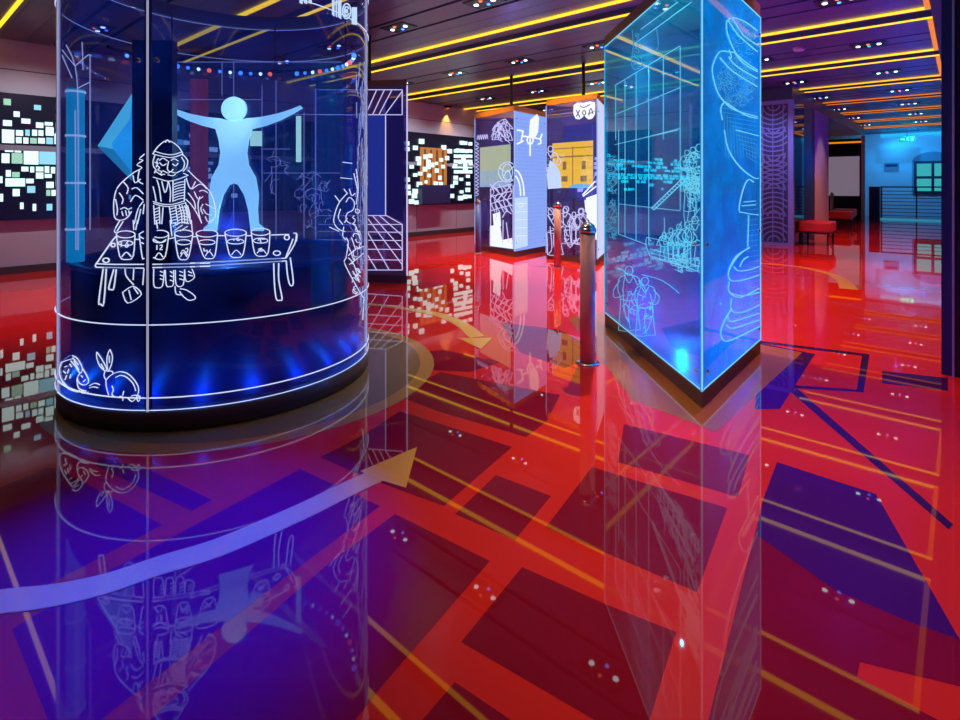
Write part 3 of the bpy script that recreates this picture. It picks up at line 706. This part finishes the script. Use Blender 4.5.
# reflection sheet put behind the right pane to stand in for mirrored tones
a, b, n = I1[1]; d = (b-a)
q0 = a+d*.05-n*.03; q1 = a+d*.66-n*.03
MB().prism([(q0.x, q0.y), (q1.x, q1.y), (q1.x-n.x*.008, q1.y-n.y*.008), (q0.x-n.x*.008, q0.y-n.y*.008)], .75, 1.25).build('reflection_sheet', glass('reflection sheet', (.3, .35, .7), .5, (.4, .4, .9), .04, (.05, .10, .6), .35), K1)
MB().tube([(q0.x, q0.y, 1.255), (q1.x, q1.y, 1.255)], .006, 4).build('reflection_edge', mat('edge pink', (.6, .35, .4), .4), K1)
# rear pair
fA, lA, rA = cw(.62, 9.8), cw(-.10, 11.0), cw(1.30, 10.75)
KA, IA, CA_ = kiosk('rear glass kiosk with pale green screen and bluish backlit right side', fA, lA, rA, (M_kb, M_backlit, M_kb), M_caplit, 2.64, 2.74)
fB, lB, rB = cw(1.90, 8.80), cw(1.17, 9.60), cw(2.32, 9.95)
KB, IB, CB_ = kiosk('rear glass kiosk with yellow screen and white backlit right side', fB, lB, rB, (M_kb, M_backlit2, M_kb), M_caplit, 2.70, 2.79)
edges(KA, (fA, lA, rA), M_jointb, .1, 2.64, .010); edges(KB, (fB, lB, rB), M_jointb, .1, 2.70, .010)
studs(KA, IA, (.25, 2.5), e=.06); studs(KB, IB, (.25, 2.5), e=.06)
a0_, a1_ = surf(IA, 0, .006), surf(IA, 1, .006); b0_ = surf(IB, 0, .006); b1_ = surf(IB, 1, .006)
def fill(name, polys, su, n, m, par, t=.004):
    mb = MB()
    for p in polys: mb.slab([su(x, y) for x, y in p], n, t)
    return mb.build(name, m, par)
nA0, nA1, nB0 = IA[0][2], IA[1][2], IB[0][2]
YA = (470, 100, .1111); YA2 = (470, 170, .125); YB1 = (540, 95, .125); YB2 = (540, 180, .125)
def shrink(poly): return poly
# kiosk A left
etch('engraved_riders', crowd([(498,122,18,-.2),(505,119,22,.2)], 41)+scribble(491, 122, 511, 143, 20, 41, 4, .14)+Z([[(190,330),(240,230),(270,190),(310,175),(340,195)], [(340,195),(320,250),(370,320)], [(250,260),(300,330),(360,390)], [(200,360),(220,300),(280,290)], [(260,210),(255,280)]], *YA), a0_, .007, M_etchl, KA)
etch('engraved_caption', [[(477+i*2.2,140-i*.2),(478+i*2.2,135-i*.2),(479+i*2.2,139.5-i*.2)] for i in range(5)], a0_, .007, M_etchl, KA)
etch('engraved_border', [[(475.6,142+i*3.6),(478.6,144+i*3.6),(475.8,145.4+i*3.6)] for i in range(15)], a0_, .007, M_etchl, KA)
etch('engraved_machine', [[(490+i*4.4,184+(i%2)*3),(494+i*4.4,192),(490+i*4.4,200),(495+i*4.4,212)] for i in range(5)]+[[(490,190+i*7),(500,187+i*7),(512,184+i*7)] for i in range(4)]+Z([[(165,150),(210,100),(260,90),(330,80)], [(165,150),(165,600)], [(180,130),(340,290)], [(170,200),(300,330)], [(330,120),(200,260)], [(345,120),(345,630)], [(260,380),(290,330),(330,350)], [(265,400),(262,590)], [(290,420),(310,580)], [(200,260),(215,340),(205,400)]], *YA2), a0_, .009, M_etchl, KA)
fill('engraved_ground', [[(490,226),(500,224),(502,240),(512,238),(513.5,249),(490,246)], [(493,214),(500,212),(501,226),(494,228)]], a0_, nA0, M_etchw, KA)
etch('engraved_dome', [oval(507.5, 172, 5, 8, 14), oval(507.5, 172, 9, 10, 14)]+[[(500,168),(507,172),(514,166)],[(503,178),(508,170),(512,180)]], a0_, .008, M_etchp, KA)
# kiosk A right
fill('engraved_sword', [[(530,120),(537,114),(539,118),(538,132),(535,138),(529,136)]], a1_, nA1, M_etchw, KA)
etch('engraved_hilt', [[(522,136),(530,137),(540,139)], [(530,137),(530,156)], [(540,139),(542,134)], [(540,139),(541,143),(538,144)], [(517,130),(523,131)], [(523,131),(521,141)], [(517,144),(523,141)], oval(530,140,3,4,8)], a1_, .018, M_etchw, KA)
fill('engraved_tower', [[(514.6,198),(527.5,197),(527.5,246),(514.6,249)]], a1_, nA1, M_etchp, KA)
etch('engraved_arch', [oval(514.5, 196, 9.5, 26, 14, -PI/2, 0), oval(514.5, 196, 6, 20, 10, -PI/2, 0)], a1_, .016, M_etchw, KA)
etch('engraved_tower_lines', [[(515,y),(527,y-.5)] for y in (204,212,220,228,236)]+[[(x,236),(x,246)] for x in (517,520,523,526)]+[oval(520.5,205,2.5,2,8)], a1_, .006, M_etchw, KA)
lines = MB()
a, b, n = IA[1]
for i in range(34):
    z = .2+i*.07; lines.tube([(a.x+n.x*.004, a.y+n.y*.004, z), (b.x+n.x*.004, b.y+n.y*.004, z)], .003)
lines.build('panel_lines', glow('panel line', (.30, .36, .75), .6), KA)
# kiosk B left
fill('engraved_owl', [[(YB1[0]+x*.125, YB1[1]+y*.125) for x, y in p] for p in (
  [(270,80),(300,60),(350,62),(400,50),(440,58),(442,110),(438,160),(418,188),(390,196),(368,180),(355,160),(340,178),(315,196),(285,190),(268,150)],)], b0_, nB0, M_etchw, KB)
etch('engraved_owl_marks', Z([[(290,120),(320,180)], [(318,120),(290,175)], [(390,165),(405,105),(425,150)], [(385,150),(425,140)], [(320,85),(350,100),(400,75)], oval(354,142,12,18,8)], *YB1), surf(IB, 0, .014), .009, mat('owl marks', (.03, .03, .12), .5), KB)
fill('violet_band', [[(564,126),(596.5,122),(596.5,141),(564,142)]], surf(IB, 0, -.06), nB0, M_bluepanel, KB)
etch('engraved_lady', person(550.5, 146, 42, 51)+scribble(546, 150, 555, 188, 10, 51, 4, .14), b0_, .008, M_etchl, KB)
fill('engraved_gown', [[(550,160),(555,164),(560,172),(561.5,188),(548,189),(547,175)]], b0_, nB0, M_etchp, KB)
etch('engraved_people', Z([oval(208,235,22,25,10), oval(330,250,24,25,10), [(185,270),(210,260),(250,290),(270,340),(260,370)], [(185,270),(190,350),(240,380)], [(275,310),(310,280),(350,290),(380,340)], [(60,220),(100,260),(130,340)], [(60,280),(120,380)], [(80,370),(95,540),(70,590)], [(270,300),(280,380),(320,380)], [(190,400),(310,400)], [(200,470),(240,540),(280,480)]], *YB2)+crowd([(565,208,36,0),(574,212,32,.1),(581,209,36,0),(551,208,48,.1)], 52)+scribble(562, 226, 584, 246, 14, 52, 4, .14), b0_, .008, M_etchl, KB)
fill('engraved_ground', [[(586,198),(597,194),(597,240),(588,236)]], b0_, nB0, M_etchw, KB)
etch('engraved_roof', Z([[(340,120),(440,10)], [(345,130),(450,50)], [(380,190),(450,150)], [(370,230),(450,190)], [(360,160),(370,260)], [(430,180),(440,330)]], *YB2), surf(IB, 0, .012), .011, M_etchw, KB)
# screens inside the pair
def screen(label, px0, py0, px1, py1, info, deep, extra):
    a, b, n = info[0]; p0 = Vector((a.x, a.y, 0))-n*deep
    S = lambda x, y: on_plane(x, y, p0, n)
    pts = [S(px0, py0[0]), S(px1, py0[1]), S(px1, py1[1]), S(px0, py1[0])]
    zt = (pts[0].z+pts[1].z)/2; zb = (pts[2].z+pts[3].z)/2
    pts = [Vector((p.x, p.y, z)) for p, z in zip(pts, (zt, zt, zb, zb))]
    c = (pts[0]+pts[1])/2
    t = thing('information_screen', label, 'screen', (c.x, c.y, .1), 'screens inside the rear kiosks')
    MB().slab([p-n*.005 for p in pts], -n, .02).build('housing', M_dark, t)
    MB().tube([(c.x-n.x*.05, c.y-n.y*.05, .103), (c.x-n.x*.05, c.y-n.y*.05, zb+.1)], .02, 8).build('post', M_leg, t)
    return t, pts, n
def on_screen(pts, n, x0, y0, x1, y1, lift):
    A, Bq, Cq, D = pts
    f = lambda u, v: A+(Bq-A)*u+(D-A)*v+n*lift
    return [f(x0, y0), f(x1, y0), f(x1, y1), f(x0, y1)]
t, P, n = screen('yellow screen showing a house front inside the rear kiosk with white side', 552.5, (142, 142), 593, (188, 188), IB, .028, 0)
MB().slab(on_screen(P, n, 0, 0, 1, 1, -.004), n, .006).build('display', M_amber, t)
k = MB()
for x in (.27, .74):
    k.slab(on_screen(P, n, x, .42, x+.09, .60, .003), n, .003); k.slab(on_screen(P, n, x-.03, .74, x+.12, .86, .003), n, .003)
k.slab(on_screen(P, n, 0, .30, 1, .33, .003), n, .003); k.slab(on_screen(P, n, 0, .12, 1, .14, .003), n, .003); k.slab(on_screen(P, n, .51, .1, .53, 1, .003), n, .003)
k.build('house_lines', M_amberd, t)
A, Bq, Cq, D = P
f_ = lambda u, v: A+(Bq-A)*u+(D-A)*v+n*.004
MB().slab([f_(.42, 1.), f_(.50, .93), f_(.72, .90), f_(.98, .93), f_(1., 1.)], n, .003).build('cyan_patch', M_cyanp, t)
t, P, n = screen('pale green screen inside the rear kiosk with bluish side', 480, (146, 146), 510.5, (187, 187), IA, .028, 0)
MB().slab(on_screen(P, n, 0, 0, 1, 1, -.004), n, .006).build('display', [M_lime], t)
MB().slab(on_screen(P, n, 0, .6, 1, 1, .003), n, .003).build('lower_band', M_limec, t)
k = MB()
for i in range(7): k.slab(on_screen(P, n, .06+.13*i, .62, .11+.13*i, .92, .007), n, .002)
k.build('columns', M_lime, t)
# kiosk behind the cylinder, with the engraved grid room
rC, lC, bC = cw(-.965, 7.2), cw(-2.25, 7.45), cw(-1.5, 8.5)
KC, IC, CCc = kiosk('glass kiosk engraved with a perspective grid room half hidden behind the glass cylinder', rC, lC, bC, (M_kb, M_kb, M_kb), M_brown, 2.62, 2.70)
edges(KC, (rC, lC, bC), M_etchl, .1, 2.62, .010)
c0 = surf(IC, 0, .006)
G = (360, 80, .2778)
gl_ = Z([[(-150,35),(152,35)], [(-150,125),(152,125)], [(152,35),(152,125)], [(20,125),(60,35)], [(45,125),(88,35)], [(68,125),(115,35)], [(90,125),(152,40)],
  [(-150,488),(95,488)], [(-150,520),(152,520)], [(-150,545),(152,548)], [(-150,575),(152,578)], [(-150,608),(152,610)], [(-150,645),(152,648)], [(-150,684),(152,684)],
  [(95,488),(152,520)], [(152,520),(152,684)], [(70,488),(152,560)], [(45,488),(152,610)], [(20,488),(152,665)], [(0,500),(105,684)], [(-40,520),(60,684)], [(-80,540),(10,684)], [(20,488),(-40,580)], [(92,125),(92,488)]], *G)
etch('engraved_grid', gl_, c0, .0065, M_etchl, KC, 1)
nC = IC[0][2]
fill('blue_field', [[(345,115),(385.5,115),(385.5,215),(345,215)]], surf(IC, 0, -.03), nC, M_bluepanel, KC)
fill('dark_field', [[(385.6,98),(403.5,98),(403.5,222),(385.6,215)]], surf(IC, 0, -.03), nC, glow('deep blue field', (.012, .010, .12), .6), KC)
# support rods from kiosk caps to the ceiling
for K, c in ((KA, CA_), (KB, CB_), (K1, C1), (KC, CCc)):
    MB().tube([(c.x, c.y, 2.68), (c.x, c.y, ZC)], .03, 10).build('ceiling_rod', M_leg, K)
# ---------------------------------------------------------------- bollards
def make_bollard(m):
    t = thing('bollard', '', 'bollard')
    MB().lathe([(.085, 0), (.085, .008), (.06, .014)], n=32).build('base_flange', M_steel, t)
    MB().lathe([(.055, .012), (.055, .955)], n=32).build('post', m, t)
    MB().lathe([(.062, .955), (.062, .985), (.05, .99)], n=32).build('collar', M_steel, t)
    d = MB().lathe([(.055, .988), (.050, 1.005), (.030, 1.022), (.012, 1.030), (.012, 1.045), (.0, 1.052)], n=28); d.build('finial', M_steel, t)
    return t
b1 = make_bollard(M_post); p = cw(.785, 3.97); b1.location = (p.x, p.y, 0)
b1['label'] = 'tall bronze bollard standing in front of the cyan kiosk'; b1['group'] = 'bollards'
p = cw(1.22, 8.55); copy_thing(b1, (p.x, p.y, 0), 'bronze bollard in front of the rear kiosk with the yellow screen', 'bollards')
p = cw(-3.63*.747+23.5*.665, 3.63*.665+23.5*.747); copy_thing(b1, (p.x, p.y, 0), 'far bollard beside the white projection screen', 'bollards')
b2 = make_bollard(M_postlit); p = cw(-.035, 10.4); b2.location = (p.x, p.y, 0)
b2['label'] = 'blue lit bollard at the left edge of the rear kiosk with the pale green screen'; b2['group'] = 'bollards'
p = cw(.11, 11.9); copy_thing(b2, (p.x, p.y, 0), 'smaller blue lit bollard just behind the larger one at the pale green kiosk', 'bollards')
# ---------------------------------------------------------------- right side
lp = thing('lattice_screen', 'tall lavender lattice panel with fan wave arcs right of the cyan kiosk', 'panel', (-3.3, 13.05, 0))
MB().box((-4.3, 13.03, .03), (-2.72, 13.08, 3.12)).build('backing', M_latdk, lp)
fr = MB()
fr.box((-2.80, 12.99, 0), (-2.70, 13.10, 3.12)); fr.build('frame_stile', M_lattice, lp)
MB().box((-4.3, 12.99, 0), (-2.80, 13.10, .06)).build('frame_rail', M_lattice, lp)
MB().box((-4.3, 12.99, 3.04), (-2.80, 13.10, 3.12)).build('frame_rail', M_lattice, lp)
arcs = MB()
def clip_arc(cx, cz, r, up):
    out = []; cur = []
    for i in range(25):
        a = PI*i/24; x = cx+r*math.cos(a); z = cz+(r*math.sin(a) if up else -r*math.sin(a))
        if -4.28 < x < -2.82 and .08 < z < 3.03: cur.append((x, 13.025, z))
        else:
            if len(cur) > 1: out.append(cur)
            cur = []
    if len(cur) > 1: out.append(cur)
    return out
for cz, up in ((.08, True), (.62, True), (1.2, True), (1.95, False), (2.55, False), (3.03, False)):
    for r in (.12, .22, .32, .42, .52, .62):
        for c in clip_arc(-3.08, cz, r, up): arcs.tube(c, .020, 4)
for x in (-4.1, -3.9, -3.7, -3.5, -3.3, -3.1, -2.9): arcs.tube([(x, 13.03, .07), (x, 13.03, 3.03)], .012, 4)
arcs.build('arc_lattice', M_lattice, lp)
o = MB().box((-2.76, 13.12, .02), (-2.72, 14.1, 3.12)).build('glass_partition', M_darkglass); tag(o, 'dark mirror-like glass pane between lattice panel and square column', 'glass pane')
t = thing('square_column', 'square column with pinkish plaster side behind the red bench', 'column', (-3.2, 15.5, 0))
MB().box((-3.6, 14.12, 0), (-2.72, 15.2, 3.12)).build('dark_cladding', M_navyp, t)
MB().box((-3.6, 15.2, 0), (-2.70, 17.0, 3.12)).build('plaster', M_pale, t)
def make_bench():
    t = thing('bench', '', 'bench')
    s = MB(); s.box((-.30, -.36, .29), (.30, .36, .51)); so = s.build('seat', M_red, t)
    bv = so.modifiers.new('bevel', 'BEVEL'); bv.width = .03; bv.segments = 3
    MB().box((-.27, -.33, .25), (.27, .33, .29)).build('frame', M_leg, t)
    for x in (-.24, .24):
        for y in (-.30, .30): MB().box((x-.018, y-.018, 0), (x+.018, y+.018, .25)).build('leg', M_leg, t)
    return t
bn = make_bench(); bn.location = (-2.40, 13.82, 0); bn['label'] = 'red cushioned bench nearest, beside the lattice panel'; bn['group'] = 'red benches'
copy_thing(bn, (-2.80, 19.6, 0), 'second red bench farther back below the projection screen', 'red benches')
copy_thing(bn, (-2.95, 21.4, 0), 'farthest red bench mostly hidden behind the second one', 'red benches')
pw = thing('projection_wall', 'black partition wall with pale frame at the end of the corridor', 'partition', (-3.6, 24.1, 0))
MB().box((-5.2, 24.0, 0), (-2.80, 24.15, 3.0)).build('panel', M_blackwall, pw)
MB().box((-2.80, 24.0, 0), (-2.71, 24.19, 3.1)).build('jamb', M_pale, pw)
MB().box((-4.4, 23.97, 2.84), (-2.80, 24.0, 2.9)).build('amber_strip', M_ledor, pw)
a = on_plane(831, 157, Vector((0, 23.98, 0)), Vector((0, 1, 0))); b = on_plane(859.5, 196, Vector((0, 23.98, 0)), Vector((0, 1, 0)))
o = MB().box((a.x-.1, 23.93, b.z), (b.x, 23.968, a.z)).build('hanging_projection_screen', M_projection); tag(o, 'blank pale projection screen hanging on the black partition wall', 'screen')
# end wall: arched window, exit sign, plaque, railing
c = on_plane(938, 185, Vector((0, 28, 0)), Vector((0, 1, 0)))
wz = lambda px, py: on_plane(px, py, Vector((0, 27.95, 0)), Vector((0, 1, 0)))
wn = MB()
A = wz(914, 196); wx0 = A.x; wx1 = -.35; zt_ = wz(930, 161).z; zb_ = .95
# deep arched niche surround
n_ = 14; mid = (wx0+wx1)/2; hw = (wx1-wx0)/2
arc = [(mid+hw*1.12*math.cos(PI*i/n_), zt_-.05+.42*math.sin(PI*i/n_)) for i in range(n_+1)]
wn.slab([(x, 27.99, z) for x, z in arc]+[(mid-hw*1.12, 27.99, zb_), (mid+hw*1.12, 27.99, zb_)], Vector((0, -1, 0)), .03, 0)
struct('trim_2', wn, mat('niche blue grey', (.30, .38, .48), .7))
win = thing('window_1', 'x', 'window', (mid, 27.9, zb_)); del win['label']; del win['category']; win['kind'] = 'structure'
wf = MB()
for x in (wx0, mid-.04, wx1-.08): wf.box((x, 27.86, zb_), (x+.09, 27.96, zt_))
for z in (zb_, (zb_+zt_)/2-.05, zt_-.10): wf.box((wx0, 27.87, z), (wx1, 27.95, z+.10))
wf.build('window_frame', M_rail, win)
MB().box((wx0, 27.93, zb_), (wx1, 27.95, zt_)).build('window_pane', M_win, win)
ex = thing('exit_sign', 'small green lit exit sign hanging before the blue end wall', 'sign', wz(907, 139))
e = at_depth(907, 139, 20.5)
ex.location = e; ex['_o'] = tuple(e)
MB().box((e.x-.24, e.y-.03, e.z-.10), (e.x+.24, e.y+.03, e.z+.10)).build('box', mat('sign green', (.0, .15, .06), .4, emit=(.0, .35, .12), es=.6), ex)
k = MB()
k.box((e.x-.19, e.y-.04, e.z-.03), (e.x-.07, e.y-.03, e.z+.01)); k.box((e.x-.09, e.y-.04, e.z-.06), (e.x-.07, e.y-.03, e.z+.04))
k.ball((e.x+.02, e.y-.035, e.z+.05), .025, n=8, m=4); k.box((e.x-.01, e.y-.04, e.z-.05), (e.x+.04, e.y-.03, e.z+.03)); k.box((e.x+.04, e.y-.04, e.z-.08), (e.x+.06, e.y-.03, e.z-.03))
k.box((e.x+.12, e.y-.04, e.z-.07), (e.x+.19, e.y-.03, e.z+.07))
k.build('pictogram', M_exit, ex)
MB().tube([(e.x, e.y, e.z+.1), (e.x, e.y, ZC)], .008, 6).build('hanger', M_leg, ex)
a = wz(884, 163); b = wz(899, 171)
pl = thing('wall_plaque', 'small dark plaque on the blue end wall left of the arched window', 'plaque', ((a.x+b.x)/2, 27.98, b.z))
MB().box((a.x, 27.96, b.z), (b.x, 28.0, a.z)).build('plate', mat('plaque grey', (.30, .34, .40), .6), pl)
MB().box((a.x+.05, 27.95, a.z-.16), (b.x-.05, 27.96, a.z-.06)).build('dark_strip', M_navyp, pl)
rl = thing('railing', 'dark steel railing of thin horizontal bars in front of the blue end wall', 'railing', (-1.5, 25.4, 0))
for x in (-2.33, -1.3, -.35): MB().box((x-.02, 25.38, 0), (x+.02, 25.42, 1.22)).build('post', M_rail, rl)
MB().box((-2.36, 25.37, 1.20), (.02, 25.43, 1.25)).build('handrail', M_rail, rl)
for i in range(8): MB().tube([(-2.36, 25.4, .16+.13*i), (.02, 25.4, .16+.13*i)], .012, 6).build('bar', M_rail, rl)
o = MB().box((-2.70, 25.2, 0), (-2.38, 25.6, 1.24)).build('cabinet', M_navyp); tag(o, 'narrow dark navy cabinet at the left end of the steel railing', 'cabinet')
o = MB().box((-2.36, 25.30, 0), (.01, 25.36, .06)).build('light_strip', glow('kick light', (.05, .45, .7), .5)); tag(o, 'cyan kick light strip along the foot of the steel railing', 'light strip')
o = MB().box((-2.6, 27.88, ZC-.14), (.01, 27.96, ZC-.03)).build('cove_light', glow('cove light', (.02, .45, .9), 1.0)); tag(o, 'cyan cove light along the top of the blue end wall', 'light strip')
# ---------------------------------------------------------------- floor arrows (vinyl stickers lying on the floor)
def ribbon(path, widths):
    """px path -> floor polygon strip"""
    sp_ = smooth_path([(x, y, w) for (x, y), w in zip(path, widths)], 5)
    pts = [on_floor(x, y, .0022) for x, y, w in sp_]; L = []; R_ = []
    for i, p in enumerate(pts):
        d = (pts[min(i+1, len(pts)-1)]-pts[max(i-1, 0)]); d.z = 0; d.normalize(); n = Vector((-d.y, d.x, 0))
        w = sp_[i][2]; L.append(p+n*w); R_.append(p-n*w)
    return L, R_
def sticker(mb, L, R_):
    for i in range(len(L)-1):
        q = [L[i], R_[i], R_[i+1], L[i+1]]
        mb.add(q+[p-Vector((0, 0, .0015)) for p in q], [(0, 1, 2, 3), (7, 6, 5, 4), (0, 4, 5, 1), (2, 6, 7, 3)])
def arrow(label, path, widths, head):
    c = on_floor(*path[len(path)//2], 0)
    t = thing('floor_arrow', label, 'floor arrow', (c.x, c.y, 0), 'arrow stickers on the floor')
    mb = MB(); sticker(mb, *ribbon(path, widths)); mb.build('shaft', M_arrow, t)
    if head:
        h = MB(); pts = [on_floor(x, y, .0026) for x, y in head]
        n = len(pts); a = sum(pts[i].x*pts[(i+1)%n].y-pts[(i+1)%n].x*pts[i].y for i in range(n))
        if a < 0: pts.reverse()
        h.slab([p-Vector((0, 0, .0018)) for p in pts], UP, .0018); h.build('arrowhead', M_arrow, t)
arrow('big ochre arrow sticker curving across the floor in front of the glass cylinder', [(-40,606),(0,601),(50,595.5),(105,583.5),(160,565),(220,546.5),(300,512),(345,490),(380,474)], [.055]*5+[.056]*4, [(360,471),(417,447),(406,487.5),(379,479.5),(371,476)])
arrow('small ochre arrow sticker behind the glass cylinder pointing at the viewer', [(340,301),(368,304),(405,308.5),(440,315),(463,325),(477,337)], [.03,.035,.045,.06,.065,.07], [(457.5,337.7),(492.7,337.7),(481,349)])
arrow('pale curved arrow tail sticker on the far floor right of the cyan kiosk', [(745,261.5),(765,263.5),(800,267),(830,274),(843,281),(849,289)], [.05,.05,.06,.07,.08,.10], None)
# ---------------------------------------------------------------- LIGHT
def spot(loc, tgt, w, col, ang=70, blend=.6, size=.03):
    l = bpy.data.lights.new('spot', 'SPOT'); l.energy = w; l.color = col; l.spot_size = math.radians(ang); l.spot_blend = blend; l.shadow_soft_size = size
    o = bpy.data.objects.new('spot_light', l); COL.objects.link(o); o.location = loc
    d = Vector(tgt)-Vector(loc); o.rotation_euler = d.to_track_quat('-Z', 'Y').to_euler(); return o
def area(loc, tgt, w, col, sx, sy=None):
    l = bpy.data.lights.new('area', 'AREA'); l.energy = w; l.color = col; l.shape = 'RECTANGLE'; l.size = sx; l.size_y = sy or sx
    o = bpy.data.objects.new('area_light', l); COL.objects.link(o); o.location = loc
    d = Vector(tgt)-Vector(loc); o.rotation_euler = d.to_track_quat('-Z', 'Y').to_euler(); return o
def point(loc, w, col, r=.05):
    l = bpy.data.lights.new('point', 'POINT'); l.energy = w; l.color = col; l.shadow_soft_size = r
    o = bpy.data.objects.new('point_light', l); COL.objects.link(o); o.location = loc; return o
WARM = (1., .72, .46); RED = (1., .34, .22)
# downlights that wash the floor
for (x, y, tx, ty, w, c) in ((-1.08, 2.08, -.60, 2.3, 260, WARM), (-1.08, 4.73, -.9, 4.6, 170, RED), (-2.61, 4.73, -2.5, 4.2, 420, WARM), (-5.67, 4.73, -5.8, 3.5, 90, (.8, .6, 1.)), (-7.2, 4.73, -7.6, 4.0, 190, WARM),
                     (-2.61, 7.38, -2.6, 7.0, 260, WARM), (-4.14, 7.38, -4.2, 6.8, 430, WARM), (-5.67, 7.38, -5.6, 7.0, 400, WARM), (-7.2, 7.38, -7.2, 7.4, 300, WARM), (-1.08, 7.38, -.9, 6.6, 330, RED), (-1.08, 10.03, -1.2, 9.6, 330, RED), (-2.61, 10.03, -2.4, 9.8, 200, RED),
                     (-4.14, 10.03, -4.1, 10, 260, WARM), (-7.2, 10.03, -7.2, 10, 300, WARM), (-5.67, 12.68, -5.7, 12.7, 240, WARM), (-1.08, 12.68, -1.4, 12.6, 260, RED), (-1.6, 15.3, -1.8, 15.3, 200, RED), (-1.6, 18.0, -1.8, 18.0, 110, RED), (-1.6, 21, -1.6, 21, 90, (.6, .4, 1.))):
    spot((x, y, ZC-.04), (tx, ty, 0), w, c, 62 if y < 3 else 78, .9)
# blue beams of the RGB downlights
for (x, y, tx, ty, w, an) in ((-2.61, 2.08, -2.02, .66, 8200, 29), (-1.08, 4.73, -.65, 3.7, 1100, 32), (-1.08, 2.08, -.25, 2.35, 380, 30), (-4.14, 4.73, -3.6, 5.4, 700, 36)):
    spot((x, y, ZC-.04), (tx, ty, 0), w, (.0, .012, 1.), an, 1.)
spot((-2.61, 2.08, ZC-.04), (-2.0, .75, 0), 60, (1., .22, .25), 44, 1.)
spot((-7.2, 2.08, ZC-.04), (-7.2, 1.3, 0), 330, RED, 70, .9)
spot((-2.61, 2.08, ZC-.04), (-2.05, 3.49, .55), 130, (1., .62, .5), 26, .8)  # added warm beam to brighten the bronze bollard
# warm spots on the front of the two rear kiosks
for K_ in (lA.lerp(fA, .5), lB.lerp(fB, .5)):
    spot((K_.x-1.2, K_.y-1.6, ZC-.05), (K_.x, K_.y, 2.70), 170, (1., .50, .08), 36, .8)
# wall washers along the left wall
for y in (1.6, 3.4, 8.8, 10.6):
    spot((-8.9, y, ZC-.04), (XL, y, .4), 100 if y < 5 else 150, (1., .86, .95), 110, .9)
for p in SC: spot((p[0]+.10, p[1], p[2]-.02), (p[0]+.02, p[1], 0), 60, (1., .45, .06), 60, .4, .02)
# cylinder interior
point((CC.x, CC.y, 2.5), 14, (.06, .16, 1.), 0.)
point((CC.x, CC.y, 1.0), 8, (.03, .2, 1.), 0.)
for i in range(22):
    a = 2*PI*i/22+.3; point((CC.x+.918*math.cos(a), CC.y+.918*math.sin(a), .17), .9, (.0, .14, 1.), 0.)
spot(tuple(at_depth(238, 40, 3.3)), tuple(at_depth(236, 115, FY)), 22, (.75, .95, 1.), 34, 1., 0.)
# kiosk interior
point((C1.x, C1.y, 2.2), 30, (.0, .65, .80), 0.)
point((C1.x, C1.y, .25), 60, (.0, .14, 1.), 0.); point((f1.lerp(C1, .35).x, f1.lerp(C1, .35).y, .3), 3, (.0, .16, 1.), 0.)
point((CA_.x, CA_.y, 2.3), 15, (.4, .45, 1.), 0.); point((CB_.x, CB_.y, 2.3), 15, (.4, .4, 1.), 0.)
spot((-3.0, 11.2, 3.3), (-3.3, 13.0, 1.4), 150, (.30, .36, 1.), 70, .8, .03)  # added spot without fixture, brightens the lattice panel
spot((-1.6, 15.6, 3.3), (-2.7, 16.1, 1.0), 60, (1., .6, .5), 60, .8, .03)  # added spot without fixture, warms the plaster side of the column
# end of the corridor
spot((-2.2, 27.2, 3.3), (-1.6, 28, 1.0), 90, (.01, .38, 1.), 140, .9)
spot((-1.4, 25.0, 3.3), (-1.4, 28, 1.5), 260, (.01, .36, 1.), 110)
# added uplights without fixtures: blue wash over the right ceiling, paler fill left
for x_, y, w_, c_ in ((-1.6, 6.4, 110, (.0, .02, 1.)), (-1.4, 10.5, 110, (.0, .02, 1.)), (-1.4, 15, 90, (.0, .02, 1.)), (-1.4, 20, 70, (.0, .03, 1.)), (-4.6, 8.2, 95, (.20, .25, 1.)), (-6.5, 6.0, 90, (.6, .6, .75))):
    spot((x_, y, .9), (x_, y, 4), w_, c_, 150, .7, 0.)
for y in (12.0, 16.5, 21.0): point((-.9, y, 1.9), 9, (.02, .06, 1.), 0.)  # added unseen blue fill along the corridor

w = bpy.data.worlds.new('World'); sc.world = w; w.use_nodes = True
w.node_tree.nodes['Background'].inputs[0].default_value = (.05, .06, .16, 1); w.node_tree.nodes['Background'].inputs[1].default_value = .3
# ---------------------------------------------------------------- camera
cam = bpy.data.cameras.new('Camera'); co = bpy.data.objects.new('Camera', cam); COL.objects.link(co)
co.location = CAM; co.rotation_euler = (PI/2, 0, math.atan2(-FW.x, FW.y))
cam.sensor_width = 36; cam.lens = 36*F/960; cam.shift_y = -(360-HY)/960; cam.clip_start = .05
sc.camera = co
vs = sc.view_settings; vs.view_transform = 'Standard'; vs.look = 'None'; vs.exposure = 0; vs.gamma = 1; vs.use_curve_mapping = False
cy = sc.cycles
cy.max_bounces = 10; cy.diffuse_bounces = 3; cy.glossy_bounces = 5; cy.transparent_max_bounces = 24; cy.use_denoising = True
cy.sample_clamp_indirect = 4; cy.caustics_reflective = False; cy.caustics_refractive = False
for o in sc.objects:
    if '_o' in o: del o['_o']
